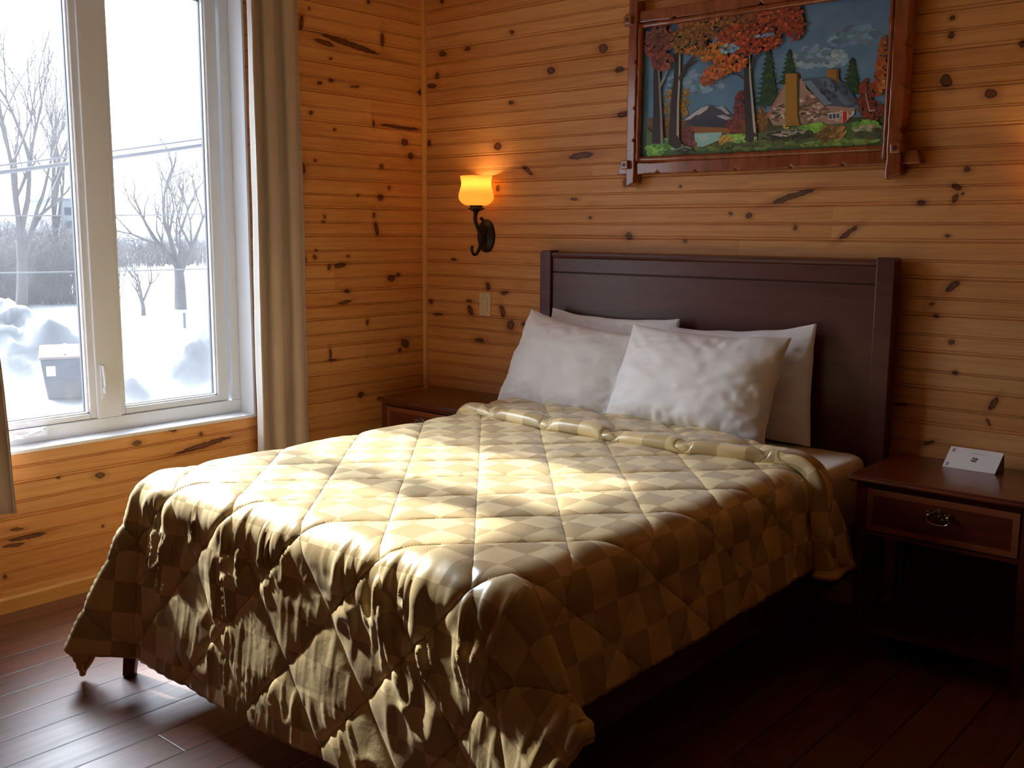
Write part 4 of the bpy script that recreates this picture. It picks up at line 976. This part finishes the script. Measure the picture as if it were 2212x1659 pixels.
# ------------------------------------------------------------------ outside
GZ = -2.6
MOUNDS = [(-20.0, 11.0, 1.15, 1.9, 1.4), (-20.5, 13.4, .85, 2.6, 2.2), (-23.5, 8.3, 1.75, 2.0, 1.7), (-24.5, 5.6, 1.35, 2.6, 2.2), (-18.30, 8.05, .70, .50, .50), (-19.0, 9.9, .6, .8, .8), (-17.2, 11.0, .45, 1.0, .8), (-18.2, 12.6, .6, 1.2, .9)]
def gh(x, y):
    z = GZ
    for mx, my, h, sx, sy in MOUNDS:
        q = ((x - mx) / sx) ** 2 + ((y - my) / sy) ** 2
        if q < 9: z += h * math.exp(-q) * (1 + .30 * noise.noise(Vector((x * 1.1, y * 1.1, 2))) + .14 * noise.noise(Vector((x * 3.1, y * 3.1, 5))))
    z += .10 * noise.noise(Vector((x * .25, y * .25, 9))) + .035 * noise.noise(Vector((x * 1.3, y * 1.3, 4)))
    return z
xs = [-1.2 - 3.0 * i for i in range(4)] + list(np.arange(-12.5, -30, -.16)) + list(np.arange(-30, -60, -1.0)) + list(np.arange(-60, -200, -6.0))
ys = list(np.arange(-40, 2, 6.0)) + list(np.arange(2, 18, .16)) + list(np.arange(18, 40, 1.0)) + list(np.arange(40, 160, 6.0))
G = np.array([[(x, y, gh(x, y)) for y in ys] for x in xs])
tag(MB().grid(G).build('snow_ground', M['snow'], smooth=True, fix=False), kind='structure')
H = np.array([[(-150 - 22 * k, y, GZ - 1 + (0, 6.6 + .8 * noise.noise(Vector((y * .06, 1, 0))) - .022 * (y - 40), 7.2 - .02 * (y - 40))[k]) for k in range(3)] for y in np.arange(-60, 190, 4.0)])
tag(MB().grid(H).build('hills', M['hill'], smooth=True, fix=False), kind='structure')

def tree(name, base, h, spread, seed, label, fork=.3, r0=.22, lean=(0, 0), levels=6, kids=3, group='bare winter trees outside'):
    R = random.Random(seed); trunk = MB(); br = MB()
    def rv(d, ang):
        a = d.orthogonal().normalized(); a.rotate(Matrix.Rotation(R.uniform(0, 2 * PI), 3, d)); q = d.copy(); q.rotate(Matrix.Rotation(ang, 3, a)); return q
    def seg(mb, p, d, L, ra, rb, n):
        pts = [p]; q = p.copy(); dd = d.copy(); k = 4
        for i in range(k):
            dd = (dd + Vector((R.uniform(-1, 1), R.uniform(-1, 1), R.uniform(-.4, .8))) * .10).normalized(); q = q + dd * (L / k); pts.append(q.copy())
        mb.tube(pts, [ra + (rb - ra) * i / k for i in range(k + 1)], n, caps=False); return pts, dd
    def grow(p, d, L, r, lev):
        pts, dd = seg(br, p, d, L, r, r * .55, 4 if lev < 3 else 3)
        if lev >= levels: return
        nk = kids if lev < 4 else 3
        for i in range(nk):
            q = pts[-1] if i == 0 else pts[R.choice((2, 3, 3, 4))]
            nd = rv(dd, R.uniform(.2, .65 if i else .35) * spread); nd = (nd + Vector((0, 0, .16))).normalized()
            grow(q, nd, L * R.uniform(.62, .82), r * (.62 if i == 0 else .48), lev + 1)
    p = Vector(base); root = empty(name, base, label, 'tree', group)
    tp, td = seg(trunk, p, Vector((lean[0], lean[1], 1)).normalized(), h * fork, r0, r0 * .72, 8)
    trunk.build('trunk', M['bark'], root, smooth=True)
    for i in range(kids + 1):
        grow(tp[-1] if i < kids else tp[3], rv(td, R.uniform(.12, .55) * spread), h * (1 - fork) * R.uniform(.30, .42), r0 * .52, 1)
    br.build('branches', M['twigs'], root, fix=False)
    return root
def along(f, y_at):   # helper for far positions on a line from the window outwards
    return f
tree('bare_tree', (-42.6, 24.3, GZ), 7.9, 1.5, 11, 'bare tree with a forked trunk standing alone in the snow field', .27, .33, (.0, .02), 7, 3)
tree('bare_tree', (-41.0, 15.6, GZ), 11.8, 1.0, 23, 'tall bare tree nearest the left edge of the left window pane', .30, .28, (.0, .01), 7, 3)
tree('bare_tree', (-53.0, 23.2, GZ), 13.2, .85, 31, 'tall bare tree with a leaning twin trunk beside the grey building', .36, .22, (.0, .10), 7, 3)
tree('bare_tree', (-40.0, 20.8, GZ), 3.6, 1.35, 47, 'low bare bush-like tree close beside the window mullion', .18, .12, (.0, .06), 5, 3)
def thicket(name, x0, x1, y0, y1, n, hmin, hmax, seed, label):
    R = random.Random(seed); m = MB()
    for _ in range(n):
        b = Vector((R.uniform(x0, x1), R.uniform(y0, y1), GZ - .1)); h = R.uniform(hmin, hmax)
        k = R.randint(3, 6)
        for _j in range(k):
            t = b + Vector((R.uniform(-.45, .45) * h * .5, R.uniform(-.6, .6) * h * .6, h * R.uniform(.6, 1)))
            mid = b.lerp(t, .5) + Vector((R.uniform(-.2, .2), R.uniform(-.2, .2), .15 * h))
            m.tube([b, mid, t], [.022, .016, .006], 3, caps=False)
            for _q in range(3):
                s = mid.lerp(t, R.uniform(0, .8)); e = s + Vector((R.uniform(-.4, .4), R.uniform(-.5, .5), R.uniform(.1, .5))) * h * .35
                m.tube([s, e], [.012, .005], 3, caps=False)
    return tag(m.build(name, M['twigs'], loc=((x0 + x1) / 2, (y0 + y1) / 2, GZ), fix=False), label, 'undergrowth', kind='stuff')
thicket('thicket', -64, -50, 14, 25.3, 1100, 2.4, 5.4, 3, 'dense grey leafless thicket behind the snow bank in the left pane')
thicket('thicket', -112, -96, 38, 76, 900, 2.2, 4.2, 9, 'far belt of grey brush across the snow field behind the lone tree')
def wire(name, a, b, r, label):
    a = Vector(a); b = Vector(b); pts = [a.lerp(b, i / 24) - Vector((0, 0, .16 * math.sin(PI * i / 24))) for i in range(25)]
    tag(MB().tube(pts, r, 6).build(name, M['wire'], loc=(a + b) / 2, smooth=True), label, 'cable', 'overhead cables outside')
def wl(y): return 2.217 + (y - 2.927) * .1797
wire('overhead_cable', (-12, -4, wl(-4) + .16), (-12, 14, wl(14) + .22), .036, 'thick grey overhead cable slanting across both window panes')
wire('overhead_cable', (-12, -4, wl(-4) + .25), (-12, 14, wl(14) + .34), .016, 'thin cable running just above the thick slanting one')
wire('overhead_cable', (-13, -4, 1.62), (-13, 14, 2.02), .012, 'thin level cable crossing the panes at the far tree line')
wire('overhead_cable', (-12, -4, .955), (-12, 14, .86), .012, 'lowest thin cable crossing the panes in front of the snow')
# dumpster
bn = empty('garbage_bin', (-19.8, 7.75, GZ), 'blue-grey wheeled bin with a pale lid standing in the snow', 'bin')
bd = Vector((19.8 + 3.8, -7.75 - 3.75, 0)).normalized(); bside = Vector((-bd.y, bd.x, 0))
BR_ = Matrix((bside, -bd, Vector((0, 0, 1)))).transposed()
def bl(p): return Vector((-19.8, 7.75, GZ)) + BR_ @ Vector(p)
m = MB(); vs = [bl(p) for p in [(-.70, -.42, .06), (.70, -.42, .06), (.70, .42, .06), (-.70, .42, .06), (-.82, -.50, 1.02), (.82, -.50, 1.02), (.82, .50, 1.02), (-.82, .50, 1.02)]]
m.add(vs, [(3, 2, 1, 0), (0, 1, 5, 4), (1, 2, 6, 5), (2, 3, 7, 6), (3, 0, 4, 7), (4, 5, 6, 7)])
bo = m.build('body', M['bin_body'], bn, bevel=.03)
m = MB(); vs = [bl(p) for p in [(-.86, -.56, 1.02), (.86, -.56, 1.02), (.86, .54, 1.10), (-.86, .54, 1.10), (-.84, -.54, 1.08), (.84, -.54, 1.08), (.84, .52, 1.26), (-.84, .52, 1.26)]]
m.add(vs, [(3, 2, 1, 0), (0, 1, 5, 4), (1, 2, 6, 5), (2, 3, 7, 6), (3, 0, 4, 7), (4, 5, 6, 7)])
m.build('lid', M['bin_lid'], bn, bevel=.02)
m = MB()
for k in (-.28, .28):
    vs = [bl(p) for p in [(k - .03, -.45, 1.09), (k + .03, -.45, 1.09), (k + .03, .45, 1.245), (k - .03, .45, 1.245), (k - .03, -.45, 1.13), (k + .03, -.45, 1.13), (k + .03, .45, 1.285), (k - .03, .45, 1.285)]]
    m.add(vs, [(3, 2, 1, 0), (0, 1, 5, 4), (1, 2, 6, 5), (2, 3, 7, 6), (3, 0, 4, 7), (4, 5, 6, 7)])
m.build('lid_rib', M['bin_lid'], bn)
m = MB(); vs = [bl(p) for p in [(-.70, -.485, .62), (-.50, -.485, .62), (-.50, -.502, .86), (-.70, -.502, .86)]]; m.add(vs, [(0, 1, 2, 3)]); m.build('label_sticker', M['white_label'], bo, fix=False)
for k in (-.6, .6):
    c = bl((k, .3, .08)); MB().tube([c - bside * .03, c + bside * .03], .08, 16).build('wheel', M['post'], bn)
tag(MB().tube([(-33.4, 18.9, GZ - .3), (-33.4, 18.9, GZ + .66)], .06, 8).build('marker_post', M['post'], loc=(-33.4, 18.9, GZ)), 'short dark post in the snow in front of the lone bare tree', 'post')
# far grey building
fb = empty('far_building', (-122, 56, GZ), 'pale grey flat-roofed building on the horizon behind the bare trees', 'building')
MB().box(-126, -118, 54.2, 60.5, GZ - 1, 4.7).build('wall', M['concrete'], fb)
MB().box(-126.2, -117.8, 54.0, 60.7, 4.7, 5.0).build('roof', M['hill'], fb)
for r_ in range(2):
    for c_ in range(4):
        MB().box(-117.99, -117.9, 54.9 + c_ * 1.4, 55.7 + c_ * 1.4, 1.4 + r_ * 1.6, 2.3 + r_ * 1.6).build('window_pane', M['bin_body'], fb)

# ------------------------------------------------------------------ light: hazy low sun, bright sky around it, two lamps
EL, AZ = math.radians(36.6), math.radians(0.4)
trav = Vector((math.cos(EL) * math.cos(AZ), math.cos(EL) * math.sin(AZ), -math.sin(EL)))
L = bpy.data.lights.new('sun', 'SUN'); L.energy = 4.9; L.angle = math.radians(1.8); L.color = (1.0, .97, .91)
so = bpy.data.objects.new('sun', L); COL.objects.link(so); so.rotation_euler = trav.to_track_quat('-Z', 'Y').to_euler(); so.location = (-8, -1, 7)
W = bpy.data.worlds.new('hazy_sky'); SC.world = W; W.use_nodes = True
nt = W.node_tree; nt.nodes.clear()
def wn(t, **k):
    x = nt.nodes.new(t)
    for a, b in k.items(): setattr(x, a, b)
    return x
tc = wn('ShaderNodeTexCoord'); nv = wn('ShaderNodeVectorMath', operation='NORMALIZE'); nt.links.new(tc.outputs['Generated'], nv.inputs[0])
dt = wn('ShaderNodeVectorMath', operation='DOT_PRODUCT'); nt.links.new(nv.outputs[0], dt.inputs[0]); dt.inputs[1].default_value = tuple(-trav)
def wm(op, a, b=None):
    x = wn('ShaderNodeMath', operation=op)
    for i, v in enumerate((a, b)):
        if v is None: continue
        if isinstance(v, (int, float)): x.inputs[i].default_value = v
        else: nt.links.new(v, x.inputs[i])
    return x.outputs[0]
AUR, AW = 21.0, .098
au = wm('MULTIPLY', wm('EXPONENT', wm('DIVIDE', wm('SUBTRACT', dt.outputs['Value'], 1.0), AW)), AUR)
sx = wn('ShaderNodeSeparateXYZ'); nt.links.new(nv.outputs[0], sx.inputs[0])
side = wn('ShaderNodeMapRange'); side.interpolation_type = 'SMOOTHSTEP'; nt.links.new(sx.outputs[0], side.inputs[0])
for i, v in enumerate((-.6, .5, 1.05, .35)): side.inputs[i + 1].default_value = v
mixc = wn('ShaderNodeMix', data_type='RGBA')
hz = wn('ShaderNodeMapRange'); nt.links.new(sx.outputs[2], hz.inputs[0])
for i, v in enumerate((0.0, .5, 0, 1)): hz.inputs[i + 1].default_value = v
nt.links.new(hz.outputs[0], mixc.inputs[0]); mixc.inputs[6].default_value = (.92, .97, 1.02, 1); mixc.inputs[7].default_value = (.55, .75, 1.0, 1)
b1 = wn('ShaderNodeBackground'); nt.links.new(mixc.outputs[2], b1.inputs[0]); nt.links.new(side.outputs[0], b1.inputs[1])
b2 = wn('ShaderNodeBackground'); b2.inputs[0].default_value = (.87, .95, 1.06, 1); nt.links.new(au, b2.inputs[1])
ad = wn('ShaderNodeAddShader'); nt.links.new(b1.outputs[0], ad.inputs[0]); nt.links.new(b2.outputs[0], ad.inputs[1])
wo = wn('ShaderNodeOutputWorld'); nt.links.new(ad.outputs[0], wo.inputs[0])
W.cycles.sampling_method = 'MANUAL'; W.cycles.sample_map_resolution = 1024

# ------------------------------------------------------------------ camera
FPX, YAW, PIT, ROL = 2194.709, -.711438558, .149650926, .00585771
fw = Vector((math.sin(YAW) * math.cos(PIT), math.cos(YAW) * math.cos(PIT), -math.sin(PIT)))
r0 = Vector((math.cos(YAW), -math.sin(YAW), 0)); u0 = r0.cross(fw)
rr = r0 * math.cos(ROL) + u0 * math.sin(ROL); uu = -r0 * math.sin(ROL) + u0 * math.cos(ROL)
cd = bpy.data.cameras.new('camera'); cam = bpy.data.objects.new('camera', cd); COL.objects.link(cam)
cd.sensor_fit = 'HORIZONTAL'; cd.sensor_width = 36.0; cd.lens = 36.0 * FPX / 2212.0; cd.clip_end = 1000; cd.clip_start = .02
Mx = Matrix((rr, uu, -fw)).transposed().to_4x4(); Mx.translation = Vector((3.84319, -3.75537, 1.43997))
cam.matrix_world = Mx
SC.camera = cam

vs_ = SC.view_settings
SC.display_settings.display_device = 'sRGB'
vs_.view_transform = 'Standard'; vs_.look = 'None'; vs_.gamma = 1.0; vs_.use_curve_mapping = False; vs_.exposure = 1.12
cy = SC.cycles
cy.use_denoising = True
cy.max_bounces = 12; cy.diffuse_bounces = 7; cy.glossy_bounces = 4; cy.transmission_bounces = 6; cy.transparent_max_bounces = 12
cy.sample_clamp_indirect = 8.0; cy.blur_glossy = .6; cy.caustics_reflective = False; cy.caustics_refractive = False
